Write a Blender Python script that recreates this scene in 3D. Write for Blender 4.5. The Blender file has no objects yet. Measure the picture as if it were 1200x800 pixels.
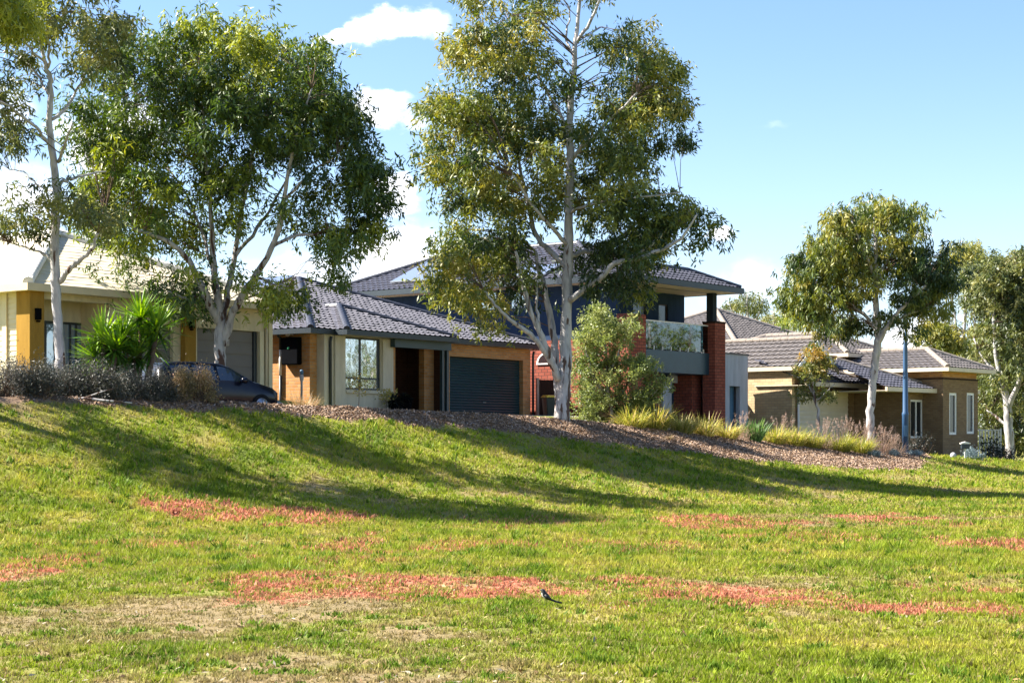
import bpy, bmesh, math, random
import numpy as np
from mathutils import Vector, Matrix

R = math.radians
rng = np.random.default_rng(7)
random.seed(7)
sc = bpy.context.scene
COL = sc.collection

# ------------------------------------------------------------------ camera model
F = 2150.0          # focal length in photo pixels (photo is 1200 wide)
HZ = 520.0          # horizon row
EYE = 1.65


def wx(px, Y):
    return (px - 600.0) / F * Y


def wz(py, Y):
    return EYE + (HZ - py) / F * Y


# ------------------------------------------------------------------ noise
def _hash(ix, iy, seed):
    h = (ix.astype(np.int64) * 374761393 + iy.astype(np.int64) * 668265263 + seed * 974711) & 0x7FFFFFFF
    h = ((h ^ (h >> 13)) * 1274126177) & 0x7FFFFFFF
    return ((h ^ (h >> 16)) & 0xFFFF) / 65535.0


def vnoise(x, y, seed=0):
    x = np.asarray(x, float); y = np.asarray(y, float)
    ix = np.floor(x); iy = np.floor(y)
    fx = x - ix; fy = y - iy
    fx = fx * fx * (3 - 2 * fx); fy = fy * fy * (3 - 2 * fy)
    a = _hash(ix, iy, seed); b = _hash(ix + 1, iy, seed)
    c = _hash(ix, iy + 1, seed); d = _hash(ix + 1, iy + 1, seed)
    return (a + (b - a) * fx) + ((c + (d - c) * fx) - (a + (b - a) * fx)) * fy


def fbm(x, y, seed=0, octv=4):
    s = 0; a = .5; t = 0
    x = np.asarray(x, float); y = np.asarray(y, float)
    for k in range(octv):
        s = s + a * vnoise(x, y, seed + k * 17); t += a
        a *= .5; x = x * 2.03 + 5.1; y = y * 2.03 - 3.7
    return s / t


def sstep(e0, e1, x):
    t = np.clip((np.asarray(x, float) - e0) / (e1 - e0), 0, 1)
    return t * t * (3 - 2 * t)


# ------------------------------------------------------------------ terrain
RT = np.array([-40, -15, -6.4, 0, 6.3, 14.5, 19.2, 25.6, 37.3, 48.7, 70, 120])
RZ = np.array([2.9, 2.85, 2.80, 2.80, 2.67, 2.49, 2.2, 1.80, 1.30, .82, .5, .3])
PT = np.array([-40, 9, 13, 25, 28, 36, 39, 45, 60, 120])
PZ = np.array([3.05, 3.05, 2.72, 2.70, 2.2, 2.15, 1.75, 1.15, .7, .4])
MT = np.array([-3, 0, 5, 12, 14.5, 19, 25, 27.6, 30, 33, 36, 38, 39, 41])
MD = np.array([.4, .6, 1.1, 1.8, 2.4, 3.4, 4.0, 4.6, 4.3, 3.0, 1.5, .8, .2, -1.0])
UX, UY = .644, .765          # along the berm
MX, MY = .765, -.644         # out of the berm towards the reserve
SLOPE_D = 12.5


def td(X, Y):
    t = UX * (X + 7.73) + UY * (Y - 47.5)
    d = MX * X + MY * Y + 36.5
    return t, d


def gz(X, Y):
    X = np.asarray(X, float); Y = np.asarray(Y, float)
    t, d = td(X, Y)
    zr = np.interp(t, RT, RZ)
    pad = np.interp(t, PT, PZ)
    q = np.clip(1 - np.maximum(d, 0) / SLOPE_D, 0, 1)
    front = zr * q ** 2
    dip = .40 * (1 - sstep(30, 40, t))
    back = zr - dip * sstep(0, 2.0, -d)
    k = sstep(5.2, 7.0, -d)
    back = back * (1 - k) + pad * k
    # soften the crest
    z = np.where(d >= 0, front, back)
    z = z - .03 * np.exp(-(d / .7) ** 2) * np.clip(zr / 2.5, 0, 1)
    bump = (fbm(X * .5, Y * .5, 3) - .5) * .10 + (fbm(X * 2.2, Y * 2.2, 9) - .5) * .05
    far = sstep(130, 400, np.hypot(X, Y))
    z = (z + bump * (1 - far) * sstep(-6, -3, d)) * (1 - far) + far * .3
    return z


def at_d(px, d):
    """point in photo column px, d metres in front of the berm's crest"""
    k = (px - 600.0) / F
    Y = (d - 36.5) / (MX * k + MY)
    return k * Y, Y


def ground_hit(px, py):
    k = (px - 600.0) / F
    Y = np.linspace(11, 75, 1300)
    g = gz(k * Y, Y)
    ray = EYE + (HZ - py) / F * Y
    i = np.argmax(ray <= g)
    return k * Y[i], Y[i]


# ------------------------------------------------------------------ object helpers
def tag(o, label=None, cat=None, group=None, kind=None):
    if label: o['label'] = label
    if cat: o['category'] = cat
    if group: o['group'] = group
    if kind: o['kind'] = kind
    return o


def empty(name, loc, rz=0.0):
    o = bpy.data.objects.new(name, None)
    o.empty_display_size = .3
    o.location = loc; o.rotation_euler = (0, 0, rz)
    COL.objects.link(o)
    return o


def link_mesh(name, me, mats, parent=None, loc=None):
    o = bpy.data.objects.new(name, me)
    for m in (mats if isinstance(mats, (list, tuple)) else [mats]):
        me.materials.append(m)
    COL.objects.link(o)
    if parent: o.parent = parent
    if loc is not None: o.location = loc
    return o


def np_mesh(name, V, Fc, tint=None, smooth=False):
    """V (n,3), Fc (m,k) with constant k"""
    V = np.ascontiguousarray(V, dtype=np.float32); Fc = np.ascontiguousarray(Fc, dtype=np.int32)
    me = bpy.data.meshes.new(name)
    m, k = Fc.shape
    me.vertices.add(len(V)); me.vertices.foreach_set('co', V.ravel())
    me.loops.add(m * k); me.loops.foreach_set('vertex_index', Fc.ravel())
    me.polygons.add(m)
    me.polygons.foreach_set('loop_start', np.arange(m, dtype=np.int32) * k)
    if smooth:
        me.polygons.foreach_set('use_smooth', np.ones(m, dtype=bool))
    me.update(calc_edges=True)
    if tint is not None:
        tint = np.asarray(tint, np.float32)
        if tint.ndim == 1:
            at = me.attributes.new('tint', 'FLOAT', 'POINT'); at.data.foreach_set('value', tint)
        else:
            at = me.attributes.new('tint', 'FLOAT_COLOR', 'POINT')
            c = np.ones((len(V), 4), np.float32); c[:, :3] = tint
            at.data.foreach_set('color', c.ravel())
    return me


class MB:
    def __init__(s): s.v = []; s.f = []; s.mi = []; s.sm = []

    def add(s, vs, fs, mi=0, smooth=False):
        n = len(s.v); s.v += [tuple(v) for v in vs]
        for f in fs:
            s.f.append([i + n for i in f]); s.mi.append(mi); s.sm.append(smooth)

    def box(s, x0, x1, y0, y1, z0, z1, mi=0):
        s.add([(x0, y0, z0), (x1, y0, z0), (x1, y1, z0), (x0, y1, z0), (x0, y0, z1), (x1, y0, z1), (x1, y1, z1), (x0, y1, z1)],
              [(0, 3, 2, 1), (4, 5, 6, 7), (0, 1, 5, 4), (1, 2, 6, 5), (2, 3, 7, 6), (3, 0, 4, 7)], mi)

    def prism(s, pts, axis, c0, c1, mi=0):
        """2-D outline pts extruded along axis ('x','y','z') from c0 to c1"""
        def mk(p, c):
            return {'x': (c, p[0], p[1]), 'y': (p[0], c, p[1]), 'z': (p[0], p[1], c)}[axis]
        n = len(pts)
        vs = [mk(p, c0) for p in pts] + [mk(p, c1) for p in pts]
        fs = [tuple(range(n)), tuple(range(2 * n - 1, n - 1, -1))]
        for i in range(n):
            j = (i + 1) % n
            fs.append((i, i + n, j + n, j))
        s.add(vs, fs, mi)

    def tube(s, pts, rad, sides=8, mi=0, smooth=True, cap=True, squash=None):
        pts = [Vector(p) for p in pts]
        n = len(pts)
        if not hasattr(rad, '__len__'): rad = [rad] * n
        t0 = (pts[1] - pts[0]).normalized()
        ref = Vector((0, 0, 1)) if abs(t0.z) < .9 else Vector((1, 0, 0))
        a = t0.cross(ref).normalized()
        vs = []
        for i, p in enumerate(pts):
            t = (pts[min(i + 1, n - 1)] - pts[max(i - 1, 0)]).normalized()
            a = (a - t * a.dot(t)).normalized(); b = t.cross(a)
            for k in range(sides):
                th = 2 * math.pi * k / sides
                vs.append(p + a * math.cos(th) * rad[i] + b * math.sin(th) * rad[i])
        fs = []
        for i in range(n - 1):
            for k in range(sides):
                k2 = (k + 1) % sides
                fs.append((i * sides + k, i * sides + k2, (i + 1) * sides + k2, (i + 1) * sides + k))
        if cap:
            fs.append(tuple(range(sides - 1, -1, -1)))
            fs.append(tuple((n - 1) * sides + k for k in range(sides)))
        s.add(vs, fs, mi, smooth)

    def lathe(s, prof, sides=14, c=(0, 0, 0), mi=0, smooth=True):
        vs = []
        for (r, z) in prof:
            for k in range(sides):
                th = 2 * math.pi * k / sides
                vs.append((c[0] + r * math.cos(th), c[1] + r * math.sin(th), c[2] + z))
        fs = []
        for i in range(len(prof) - 1):
            for k in range(sides):
                k2 = (k + 1) % sides
                fs.append((i * sides + k, i * sides + k2, (i + 1) * sides + k2, (i + 1) * sides + k))
        fs.append(tuple(range(sides - 1, -1, -1)))
        fs.append(tuple((len(prof) - 1) * sides + k for k in range(sides)))
        s.add(vs, fs, mi, smooth)

    def build(s, name, mats, parent=None, bevel=0, loc=None):
        me = bpy.data.meshes.new(name)
        me.from_pydata(s.v, [], s.f)
        me.polygons.foreach_set('material_index', s.mi)
        me.polygons.foreach_set('use_smooth', s.sm)
        me.update()
        o = link_mesh(name, me, mats, parent, loc)
        if bevel:
            m = o.modifiers.new('bevel', 'BEVEL'); m.width = bevel; m.segments = 2; m.limit_method = 'ANGLE'
        return o


# ------------------------------------------------------------------ materials
def new_mat(name):
    m = bpy.data.materials.new(name); m.use_nodes = True
    nt = m.node_tree; nt.nodes.clear()
    out = nt.nodes.new('ShaderNodeOutputMaterial')
    return m, nt, out


def N(nt, typ, **kw):
    n = nt.nodes.new(typ)
    for k, v in kw.items():
        if k.startswith('i_'):
            n.inputs[k[2:].replace('_', ' ')].default_value = v
        else:
            setattr(n, k, v)
    return n


def L(nt, a, b): nt.links.new(a, b)


def ramp(nt, fac, stops):
    r = N(nt, 'ShaderNodeValToRGB')
    el = r.color_ramp.elements
    while len(el) < len(stops): el.new(.5)
    for e, (p, c) in zip(el, stops):
        e.position = p; e.color = (*c, 1)
    L(nt, fac, r.inputs[0])
    return r.outputs[0]


def plain(name, col, rough=.6, var=.12, scale=3.0, metal=0, spec=.5, bump=0, bscale=40, stretch=(1, 1, 1), coat=0):
    m, nt, out = new_mat(name)
    p = N(nt, 'ShaderNodeBsdfPrincipled')
    p.inputs['Roughness'].default_value = rough
    p.inputs['Metallic'].default_value = metal
    p.inputs['Specular IOR Level'].default_value = spec if rough < .7 else .02
    p.inputs['Coat Weight'].default_value = coat
    p.inputs['Coat Roughness'].default_value = .04
    tc = N(nt, 'ShaderNodeTexCoord'); mp = N(nt, 'ShaderNodeMapping'); mp.inputs['Scale'].default_value = stretch
    L(nt, tc.outputs['Object'], mp.inputs[0])
    nz = N(nt, 'ShaderNodeTexNoise'); nz.inputs['Scale'].default_value = scale; nz.inputs['Detail'].default_value = 6
    L(nt, mp.outputs[0], nz.inputs['Vector'])
    lo = tuple(max(0, c * (1 - var * 1.6)) for c in col); hi = tuple(min(1, c * (1 + var * 1.6)) for c in col)
    c = ramp(nt, nz.outputs['Fac'], [(.25, lo), (.75, hi)])
    L(nt, c, p.inputs['Base Color'])
    if bump:
        n2 = N(nt, 'ShaderNodeTexNoise'); n2.inputs['Scale'].default_value = bscale; n2.inputs['Detail'].default_value = 4
        L(nt, mp.outputs[0], n2.inputs['Vector'])
        b = N(nt, 'ShaderNodeBump'); b.inputs['Strength'].default_value = bump; b.inputs['Distance'].default_value = .02
        L(nt, n2.outputs['Fac'], b.inputs['Height']); L(nt, b.outputs[0], p.inputs['Normal'])
    L(nt, p.outputs[0], out.inputs[0])
    return m


def brick(name, c1, c2, mortar, bw=.24, bh=.086):
    m, nt, out = new_mat(name)
    p = N(nt, 'ShaderNodeBsdfPrincipled'); p.inputs['Roughness'].default_value = .85; p.inputs['Specular IOR Level'].default_value = .05
    tc = N(nt, 'ShaderNodeTexCoord'); sx = N(nt, 'ShaderNodeSeparateXYZ'); L(nt, tc.outputs['Object'], sx.inputs[0])
    ad = N(nt, 'ShaderNodeMath', operation='ADD'); L(nt, sx.outputs[0], ad.inputs[0]); L(nt, sx.outputs[1], ad.inputs[1])
    cb = N(nt, 'ShaderNodeCombineXYZ'); L(nt, ad.outputs[0], cb.inputs[0]); L(nt, sx.outputs[2], cb.inputs[1])
    b = N(nt, 'ShaderNodeTexBrick')
    b.inputs['Color1'].default_value = (*c1, 1); b.inputs['Color2'].default_value = (*c2, 1); b.inputs['Mortar'].default_value = (*mortar, 1)
    b.inputs['Scale'].default_value = 1; b.inputs['Mortar Size'].default_value = .012; b.inputs['Mortar Smooth'].default_value = .2
    b.inputs['Brick Width'].default_value = bw; b.inputs['Row Height'].default_value = bh
    L(nt, cb.outputs[0], b.inputs['Vector'])
    nz = N(nt, 'ShaderNodeTexNoise'); nz.inputs['Scale'].default_value = 1.3; nz.inputs['Detail'].default_value = 5
    L(nt, tc.outputs['Object'], nz.inputs['Vector'])
    mr = N(nt, 'ShaderNodeMapRange'); mr.inputs[3].default_value = .82; mr.inputs[4].default_value = 1.18
    L(nt, nz.outputs['Fac'], mr.inputs[0])
    hs = N(nt, 'ShaderNodeHueSaturation'); L(nt, mr.outputs[0], hs.inputs['Value']); L(nt, b.outputs['Color'], hs.inputs['Color'])
    L(nt, hs.outputs[0], p.inputs['Base Color'])
    bp = N(nt, 'ShaderNodeBump'); bp.inputs['Strength'].default_value = .6; bp.inputs['Distance'].default_value = .01; bp.invert = True
    L(nt, b.outputs['Fac'], bp.inputs['Height']); L(nt, bp.outputs[0], p.inputs['Normal'])
    L(nt, p.outputs[0], out.inputs[0])
    return m


def glass_pane(name, tint=(.02, .03, .035), refl=.35, rough=.02):
    m, nt, out = new_mat(name)
    d = N(nt, 'ShaderNodeBsdfPrincipled'); d.inputs['Base Color'].default_value = (*tint, 1); d.inputs['Roughness'].default_value = .3
    g = N(nt, 'ShaderNodeBsdfGlossy'); g.inputs['Roughness'].default_value = rough; g.inputs['Color'].default_value = (.9, .95, 1, 1)
    tc = N(nt, 'ShaderNodeTexCoord'); nz = N(nt, 'ShaderNodeTexNoise'); nz.inputs['Scale'].default_value = 1.4
    L(nt, tc.outputs['Object'], nz.inputs['Vector'])
    bp = N(nt, 'ShaderNodeBump'); bp.inputs['Strength'].default_value = .12; bp.inputs['Distance'].default_value = .05
    L(nt, nz.outputs['Fac'], bp.inputs['Height']); L(nt, bp.outputs[0], g.inputs['Normal'])
    mx = N(nt, 'ShaderNodeMixShader'); mx.inputs[0].default_value = refl
    L(nt, d.outputs[0], mx.inputs[1]); L(nt, g.outputs[0], mx.inputs[2]); L(nt, mx.outputs[0], out.inputs[0])
    return m


def clear_glass(name, tint=(.55, .8, .85), refl=.22):
    m, nt, out = new_mat(name)
    d = N(nt, 'ShaderNodeBsdfTransparent'); d.inputs['Color'].default_value = (*tint, 1)
    g = N(nt, 'ShaderNodeBsdfGlossy'); g.inputs['Roughness'].default_value = .02
    mx = N(nt, 'ShaderNodeMixShader'); mx.inputs[0].default_value = refl
    L(nt, d.outputs[0], mx.inputs[1]); L(nt, g.outputs[0], mx.inputs[2]); L(nt, mx.outputs[0], out.inputs[0])
    return m


def leaf_mat(name, stops, trans=.35, rough=.5, sat=1.0):
    """stops: colours along the per-leaf tint"""
    m, nt, out = new_mat(name)
    at = N(nt, 'ShaderNodeAttribute', attribute_name='tint')
    c = ramp(nt, at.outputs['Fac'], stops)
    p = N(nt, 'ShaderNodeBsdfPrincipled'); p.inputs['Roughness'].default_value = rough
    L(nt, c, p.inputs['Base Color'])
    hs = N(nt, 'ShaderNodeHueSaturation'); hs.inputs['Saturation'].default_value = 1.15; hs.inputs['Value'].default_value = 1.7
    hs.inputs['Hue'].default_value = .485
    L(nt, c, hs.inputs['Color'])
    t = N(nt, 'ShaderNodeBsdfTranslucent'); L(nt, hs.outputs[0], t.inputs['Color'])
    mx = N(nt, 'ShaderNodeMixShader'); mx.inputs[0].default_value = trans
    L(nt, p.outputs[0], mx.inputs[1]); L(nt, t.outputs[0], mx.inputs[2]); L(nt, mx.outputs[0], out.inputs[0])
    return m


def vcol_mat(name, trans=0.0, rough=.8, noise=0.0):
    m, nt, out = new_mat(name)
    at = N(nt, 'ShaderNodeAttribute', attribute_name='tint')
    col = at.outputs['Color']
    p = N(nt, 'ShaderNodeBsdfPrincipled'); p.inputs['Roughness'].default_value = rough; p.inputs['Specular IOR Level'].default_value = .15
    if noise:
        tc = N(nt, 'ShaderNodeTexCoord')
        nz = N(nt, 'ShaderNodeTexNoise'); nz.inputs['Scale'].default_value = 14; nz.inputs['Detail'].default_value = 8
        nz.inputs['Roughness'].default_value = .7
        L(nt, tc.outputs['Object'], nz.inputs['Vector'])
        mr = N(nt, 'ShaderNodeMapRange'); mr.inputs[1].default_value = .3; mr.inputs[2].default_value = .7
        mr.inputs[3].default_value = 1 - noise; mr.inputs[4].default_value = 1 + noise
        L(nt, nz.outputs['Fac'], mr.inputs[0])
        hs = N(nt, 'ShaderNodeHueSaturation'); L(nt, mr.outputs[0], hs.inputs['Value']); L(nt, col, hs.inputs['Color'])
        col = hs.outputs[0]
        bp = N(nt, 'ShaderNodeBump'); bp.inputs['Strength'].default_value = .8; bp.inputs['Distance'].default_value = .05
        L(nt, nz.outputs['Fac'], bp.inputs['Height']); L(nt, bp.outputs[0], p.inputs['Normal'])
    L(nt, col, p.inputs['Base Color'])
    if trans:
        t = N(nt, 'ShaderNodeBsdfTranslucent'); L(nt, col, t.inputs['Color'])
        mx = N(nt, 'ShaderNodeMixShader'); mx.inputs[0].default_value = trans
        L(nt, p.outputs[0], mx.inputs[1]); L(nt, t.outputs[0], mx.inputs[2]); L(nt, mx.outputs[0], out.inputs[0])
    else:
        L(nt, p.outputs[0], out.inputs[0])
    return m


def bark_mat(name, light=(.40, .38, .37), mid=(.23, .225, .23), dark=(.10, .06, .045), peel=.42):
    m, nt, out = new_mat(name)
    p = N(nt, 'ShaderNodeBsdfPrincipled'); p.inputs['Roughness'].default_value = .75; p.inputs['Specular IOR Level'].default_value = .2
    tc = N(nt, 'ShaderNodeTexCoord'); mp = N(nt, 'ShaderNodeMapping'); mp.inputs['Scale'].default_value = (1, 1, .28)
    L(nt, tc.outputs['Object'], mp.inputs[0])
    n1 = N(nt, 'ShaderNodeTexNoise'); n1.inputs['Scale'].default_value = 7; n1.inputs['Detail'].default_value = 7
    L(nt, mp.outputs[0], n1.inputs['Vector'])
    c1 = ramp(nt, n1.outputs['Fac'], [(.32, mid), (.48, light), (.62, tuple(min(1, x * 1.2) for x in light)), (.8, mid)])
    n2 = N(nt, 'ShaderNodeTexNoise'); n2.inputs['Scale'].default_value = 4.2; n2.inputs['Detail'].default_value = 5; n2.inputs['Distortion'].default_value = .6
    mp2 = N(nt, 'ShaderNodeMapping'); mp2.inputs['Scale'].default_value = (1.2, 1.2, .22); mp2.inputs['Location'].default_value = (3, 1, 0)
    L(nt, tc.outputs['Object'], mp2.inputs[0]); L(nt, mp2.outputs[0], n2.inputs['Vector'])
    # more shed bark hangs low on the trunk than on the limbs
    sx = N(nt, 'ShaderNodeSeparateXYZ'); L(nt, tc.outputs['Object'], sx.inputs[0])
    mr = N(nt, 'ShaderNodeMapRange'); mr.inputs[1].default_value = 0; mr.inputs[2].default_value = 5
    mr.inputs[3].default_value = .08; mr.inputs[4].default_value = -.06
    L(nt, sx.outputs[2], mr.inputs[0])
    ad = N(nt, 'ShaderNodeMath', operation='ADD'); L(nt, n2.outputs['Fac'], ad.inputs[0]); L(nt, mr.outputs[0], ad.inputs[1])
    f = ramp(nt, ad.outputs[0], [(1 - peel, (0, 0, 0)), (1 - peel + .04, (1, 1, 1))])
    mx = N(nt, 'ShaderNodeMix', data_type='RGBA'); L(nt, f, mx.inputs[0]); L(nt, c1, mx.inputs[6]); mx.inputs[7].default_value = (*dark, 1)
    L(nt, mx.outputs[2], p.inputs['Base Color'])
    bp = N(nt, 'ShaderNodeBump'); bp.inputs['Strength'].default_value = .5; bp.inputs['Distance'].default_value = .03
    L(nt, n1.outputs['Fac'], bp.inputs['Height']); L(nt, bp.outputs[0], p.inputs['Normal'])
    L(nt, p.outputs[0], out.inputs[0])
    return m


M = {}
M['bark'] = bark_mat('gum bark')
M['bark_brown'] = bark_mat('streaked gum bark', (.37, .345, .33), (.21, .20, .20), (.085, .045, .032), .47)
M['twig'] = plain('twig', (.14, .10, .075), .9)
M['leaf_olive'] = leaf_mat('olive gum leaves', [(0, (0.03, 0.048, 0.016)), (.35, (0.085, 0.112, 0.03)), (.7, (0.18, 0.2, 0.055)), (1, (0.26, 0.25, 0.085))], .24)
M['leaf_green'] = leaf_mat('green gum leaves', [(0, (0.024, 0.052, 0.012)), (.4, (0.07, 0.12, 0.02)), (.75, (0.19, 0.24, 0.03)), (1, (0.3, 0.33, 0.05))], .24)
M['leaf_mixed'] = leaf_mat('mixed gum leaves', [(0, (0.018, 0.042, 0.011)), (.35, (0.072, 0.112, 0.022)), (.7, (0.2, 0.22, 0.035)), (1, (0.31, 0.28, 0.06))], .24)
M['leaf_pale'] = leaf_mat('pale shrub leaves', [(0, (0.05, 0.08, 0.022)), (.5, (0.165, 0.21, 0.06)), (1, (0.31, 0.34, 0.13))], .36)
M['leaf_sap'] = leaf_mat('sapling leaves', [(0, (0.06, 0.09, 0.025)), (.45, (0.14, 0.165, 0.045)), (.8, (0.26, 0.23, 0.055)), (1, (0.33, 0.23, 0.06))], .4)
M['leaf_yucca'] = leaf_mat('yucca blades', [(0, (0.035, 0.085, 0.014)), (.5, (0.11, 0.24, 0.025)), (1, (0.29, 0.43, 0.06))], .3, .35)
M['leaf_scrub'] = leaf_mat('grey scrub', [(0, (0.022, 0.026, 0.02)), (.4, (0.05, 0.055, 0.04)), (.75, (0.1, 0.1, 0.08)), (1, (0.17, 0.145, 0.13))], .2)
M['leaf_dry'] = leaf_mat('dry scrub', [(0, (.080, .070, .030)), (.4, (.200, .160, .060)), (.8, (.380, .270, .130)), (1, (.460, .330, .220))], .3)
M['leaf_tussock'] = leaf_mat('tussock blades', [(0, (0.091, 0.130, 0.026)), (.4, (0.247, 0.273, 0.052)), (.75, (0.416, 0.364, 0.104)), (1, (0.598, 0.481, 0.260))], .35)
M['leaf_flax'] = leaf_mat('flax blades', [(0, (.040, .100, .030)), (.5, (.100, .200, .060)), (1, (.220, .330, .120))], .3)
M['leaf_plume'] = leaf_mat('plume grass', [(0, (.130, .100, .060)), (.4, (.240, .180, .120)), (.8, (.380, .280, .230)), (1, (.500, .380, .340))], .35)
M['leaf_blue'] = leaf_mat('blue groundcover', [(0, (.060, .090, .100)), (.5, (.130, .180, .200)), (1, (.240, .300, .340))], .25)
M['leaf_dark'] = leaf_mat('dark shrub', [(0, (.010, .012, .010)), (.6, (.025, .030, .022)), (1, (.060, .065, .040))], .2)
M['grass'] = vcol_mat('grass blades', .35, .6)
M['ground'] = vcol_mat('lawn soil', 0, .95, .35)
M['chips'] = vcol_mat('bark chips', 0, .9)

M['cream'] = plain('cream render', (0.6, 0.52, 0.36), .8, .10, stretch=(1.6, 1.6, .35), bump=.15)
M['cream_board'] = plain('cream weatherboard', (.660, .580, .400), .7, .05)
M['cream_trim'] = plain('cream gutter', (0.6, 0.5, 0.33), .5, .05)
M['gold'] = plain('gold render', (0.31, 0.18, 0.04), .85, .10, stretch=(1.6, 1.6, .35), bump=.2)
M['stone_render'] = plain('pale render', (.550, .510, .420), .85, .10, stretch=(1.6, 1.6, .35), bump=.15)
M['door_grey'] = plain('grey garage door', (0.14, 0.125, 0.12), .55, .04)
M['door_teal'] = plain('dark teal door', (0.008, 0.038, 0.046), .38, .08)
M['door_cream'] = plain('cream door', (.660, .580, .460), .5, .04)
M['door_brown'] = plain('dark maroon door', (.045, .022, .022), .5, .1)
M['frame_dark'] = plain('charcoal frame', (.025, .035, .045), .4, .1)
M['frame_white'] = plain('white frame', (.750, .720, .680), .5, .03)
M['steel_blue'] = plain('blue grey steel', (0.022, 0.05, 0.07), .4, .08)
M['slab_blue'] = plain('blue grey cladding', (0.016, 0.05, 0.08), .4, .08)
M['wall_blue'] = plain('slate blue render', (0.030, 0.050, 0.095), .8, .10, stretch=(1.6, 1.6, .35), bump=.15)
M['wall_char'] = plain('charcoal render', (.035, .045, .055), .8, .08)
M['grey_render'] = plain('grey render', (.420, .410, .430), .85, .05, bump=.15)
M['pale_grey'] = plain('pale grey render', (.400, .430, .500), .85, .10, stretch=(1.6, 1.6, .35), bump=.12)
M['brick_tan'] = brick('orange tan brick', (0.43, 0.2, 0.075), (0.54, 0.29, 0.125), (.360, .260, .160), .28, .11)
M['brick_brown_shade'] = brick('shade-dark brown brick', (0.06, 0.028, 0.02), (0.085, 0.04, 0.028), (0.07, 0.045, 0.035))  # recess shade is put into this dark brick colour
M['brick_red'] = brick('red brick', (0.25, 0.07, 0.048), (0.32, 0.1, 0.068), (0.07, 0.045, 0.04), .30, .13)
M['brick_cream'] = brick('sand brick', (0.44, 0.315, 0.18), (0.55, 0.42, 0.25), (0.36, 0.28, 0.19), .30, .12)
M['brick_sand_shade'] = brick('shade-dark sand brick', (0.21, 0.13, 0.072), (0.27, 0.18, 0.1), (0.18, 0.135, 0.09))  # the sand brick again, darkened in colour for the shaded front faces
M['tile_cream'] = plain('cream roof tile', (0.58, 0.52, 0.4), .7, .08, scale=2)
M['tile_char'] = plain('charcoal roof tile', (0.145, 0.14, 0.16), .45, .24, scale=6)
M['tile_dark'] = plain('slate and shaded roof tile', (0.07, 0.07, 0.088), .42, .24, scale=6)
M['tile_grey'] = plain('grey brown roof tile', (0.11, 0.098, 0.095), .55, .24, scale=6)
M['cap_char'] = plain('dark ridge tile', (.035, .037, .050), .5, .1)
M['cap_pale'] = plain('pale ridge tile', (0.25, 0.215, 0.185), .7, .12, scale=6)
M['cap_white'] = plain('white ridge flashing', (.720, .700, .660), .5, .05)
M['gutter_dark'] = plain('dark gutter', (.022, .033, .042), .45, .08)
M['gutter_cream'] = plain('cream fascia', (.600, .500, .360), .55, .05)
M['soffit'] = plain('pale soffit', (.700, .620, .480), .8, .04)
M['glass'] = glass_pane('window glass', (.020, .025, .030), .32)
M['glass_bright'] = glass_pane('mirror window glass', (.100, .120, .130), .62)
M['glass_blue'] = glass_pane('blue window glass', (0.14, 0.23, 0.34), .35)
M['balustrade'] = clear_glass('balustrade glass', (.25, .46, .52), .17)
M['panel'] = glass_pane('solar cell', (.200, .230, .300), .55, .25)  # pale base carries sky glare in its colour
M['panel_frame'] = plain('aluminium', (.550, .560, .580), .35, .05, metal=.8)
M['black'] = plain('black plastic', (0.004, 0.0045, 0.006), .85, .1)
M['lamp_white'] = plain('white fitting', (.750, .750, .730), .4, .03)
M['led'] = plain('green light cover', (.050, .350, .160), .4, .1)
M['timber_dark'] = plain('weathered timber', (0.04, 0.027, 0.022), .85, .2, stretch=(8, 8, .6))
M['timber_pale'] = plain('pale timber post', (.420, .360, .300), .8, .1)
M['blue_paint'] = plain('blue paint', (0.032, 0.085, 0.18), .4, .12, scale=1.5)
M['blue_grey'] = plain('faded blue paint', (.070, .160, .260), .5, .12, scale=1.5)
M['concrete'] = plain('concrete', (.400, .380, .350), .9, .1, bump=.2)
M['asphalt'] = plain('asphalt', (.050, .050, .052), .9, .15, bump=.3, bscale=80)
M['car_paint'] = plain('midnight car paint', (.0025, .004, .012), .28, .1, coat=.12, spec=.25)
M['car_trim'] = plain('car trim', (.012, .012, .014), .5, .1)
M['car_glass'] = glass_pane('car glass', (.006, .01, .014), .10)
M['glass_dark'] = glass_pane('dark window glass', (.010, .013, .015), .04)
M['tyre'] = plain('tyre', (.020, .020, .020), .85, .1)
M['alloy'] = plain('alloy wheel', (.500, .500, .520), .3, .05, metal=.9)
M['lamp_glass'] = plain('headlamp lens', (.550, .580, .620), .12, .05)
M['bin_green'] = plain('bin plastic', (.012, .025, .020), .5, .1)
M['bin_yellow'] = plain('yellow bin lid', (.700, .500, .030), .45, .05)
M['bird_black'] = plain('black feathers', (.010, .010, .012), .6, .2)
M['bird_white'] = plain('white feathers', (0.55, 0.52, 0.48), .8, .04)
M['red_plastic'] = plain('red plastic', (.500, .050, .030), .5, .05)
M['beige_metal'] = plain('beige steel', (.620, .570, .480), .5, .05)

# ------------------------------------------------------------------ world, sun, camera
SUN_EL, SUN_TH = R(43.0), R(7.0)
to_sun = Vector((-math.cos(SUN_TH) * math.cos(SUN_EL), math.sin(SUN_TH) * math.cos(SUN_EL), math.sin(SUN_EL)))
w = bpy.data.worlds.new('World'); sc.world = w; w.use_nodes = True
nt = w.node_tree; nt.nodes.clear()
wo = N(nt, 'ShaderNodeOutputWorld'); bg = N(nt, 'ShaderNodeBackground'); bg.inputs['Strength'].default_value = .056
sky = N(nt, 'ShaderNodeTexSky', sky_type='NISHITA'); sky.sun_disc = False
sky.sun_elevation = SUN_EL
sky.sun_rotation = math.atan2(to_sun.x, to_sun.y)
sky.air_density = 1.0; sky.dust_density = .6; sky.ozone_density = 2.0; sky.altitude = 50


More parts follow.
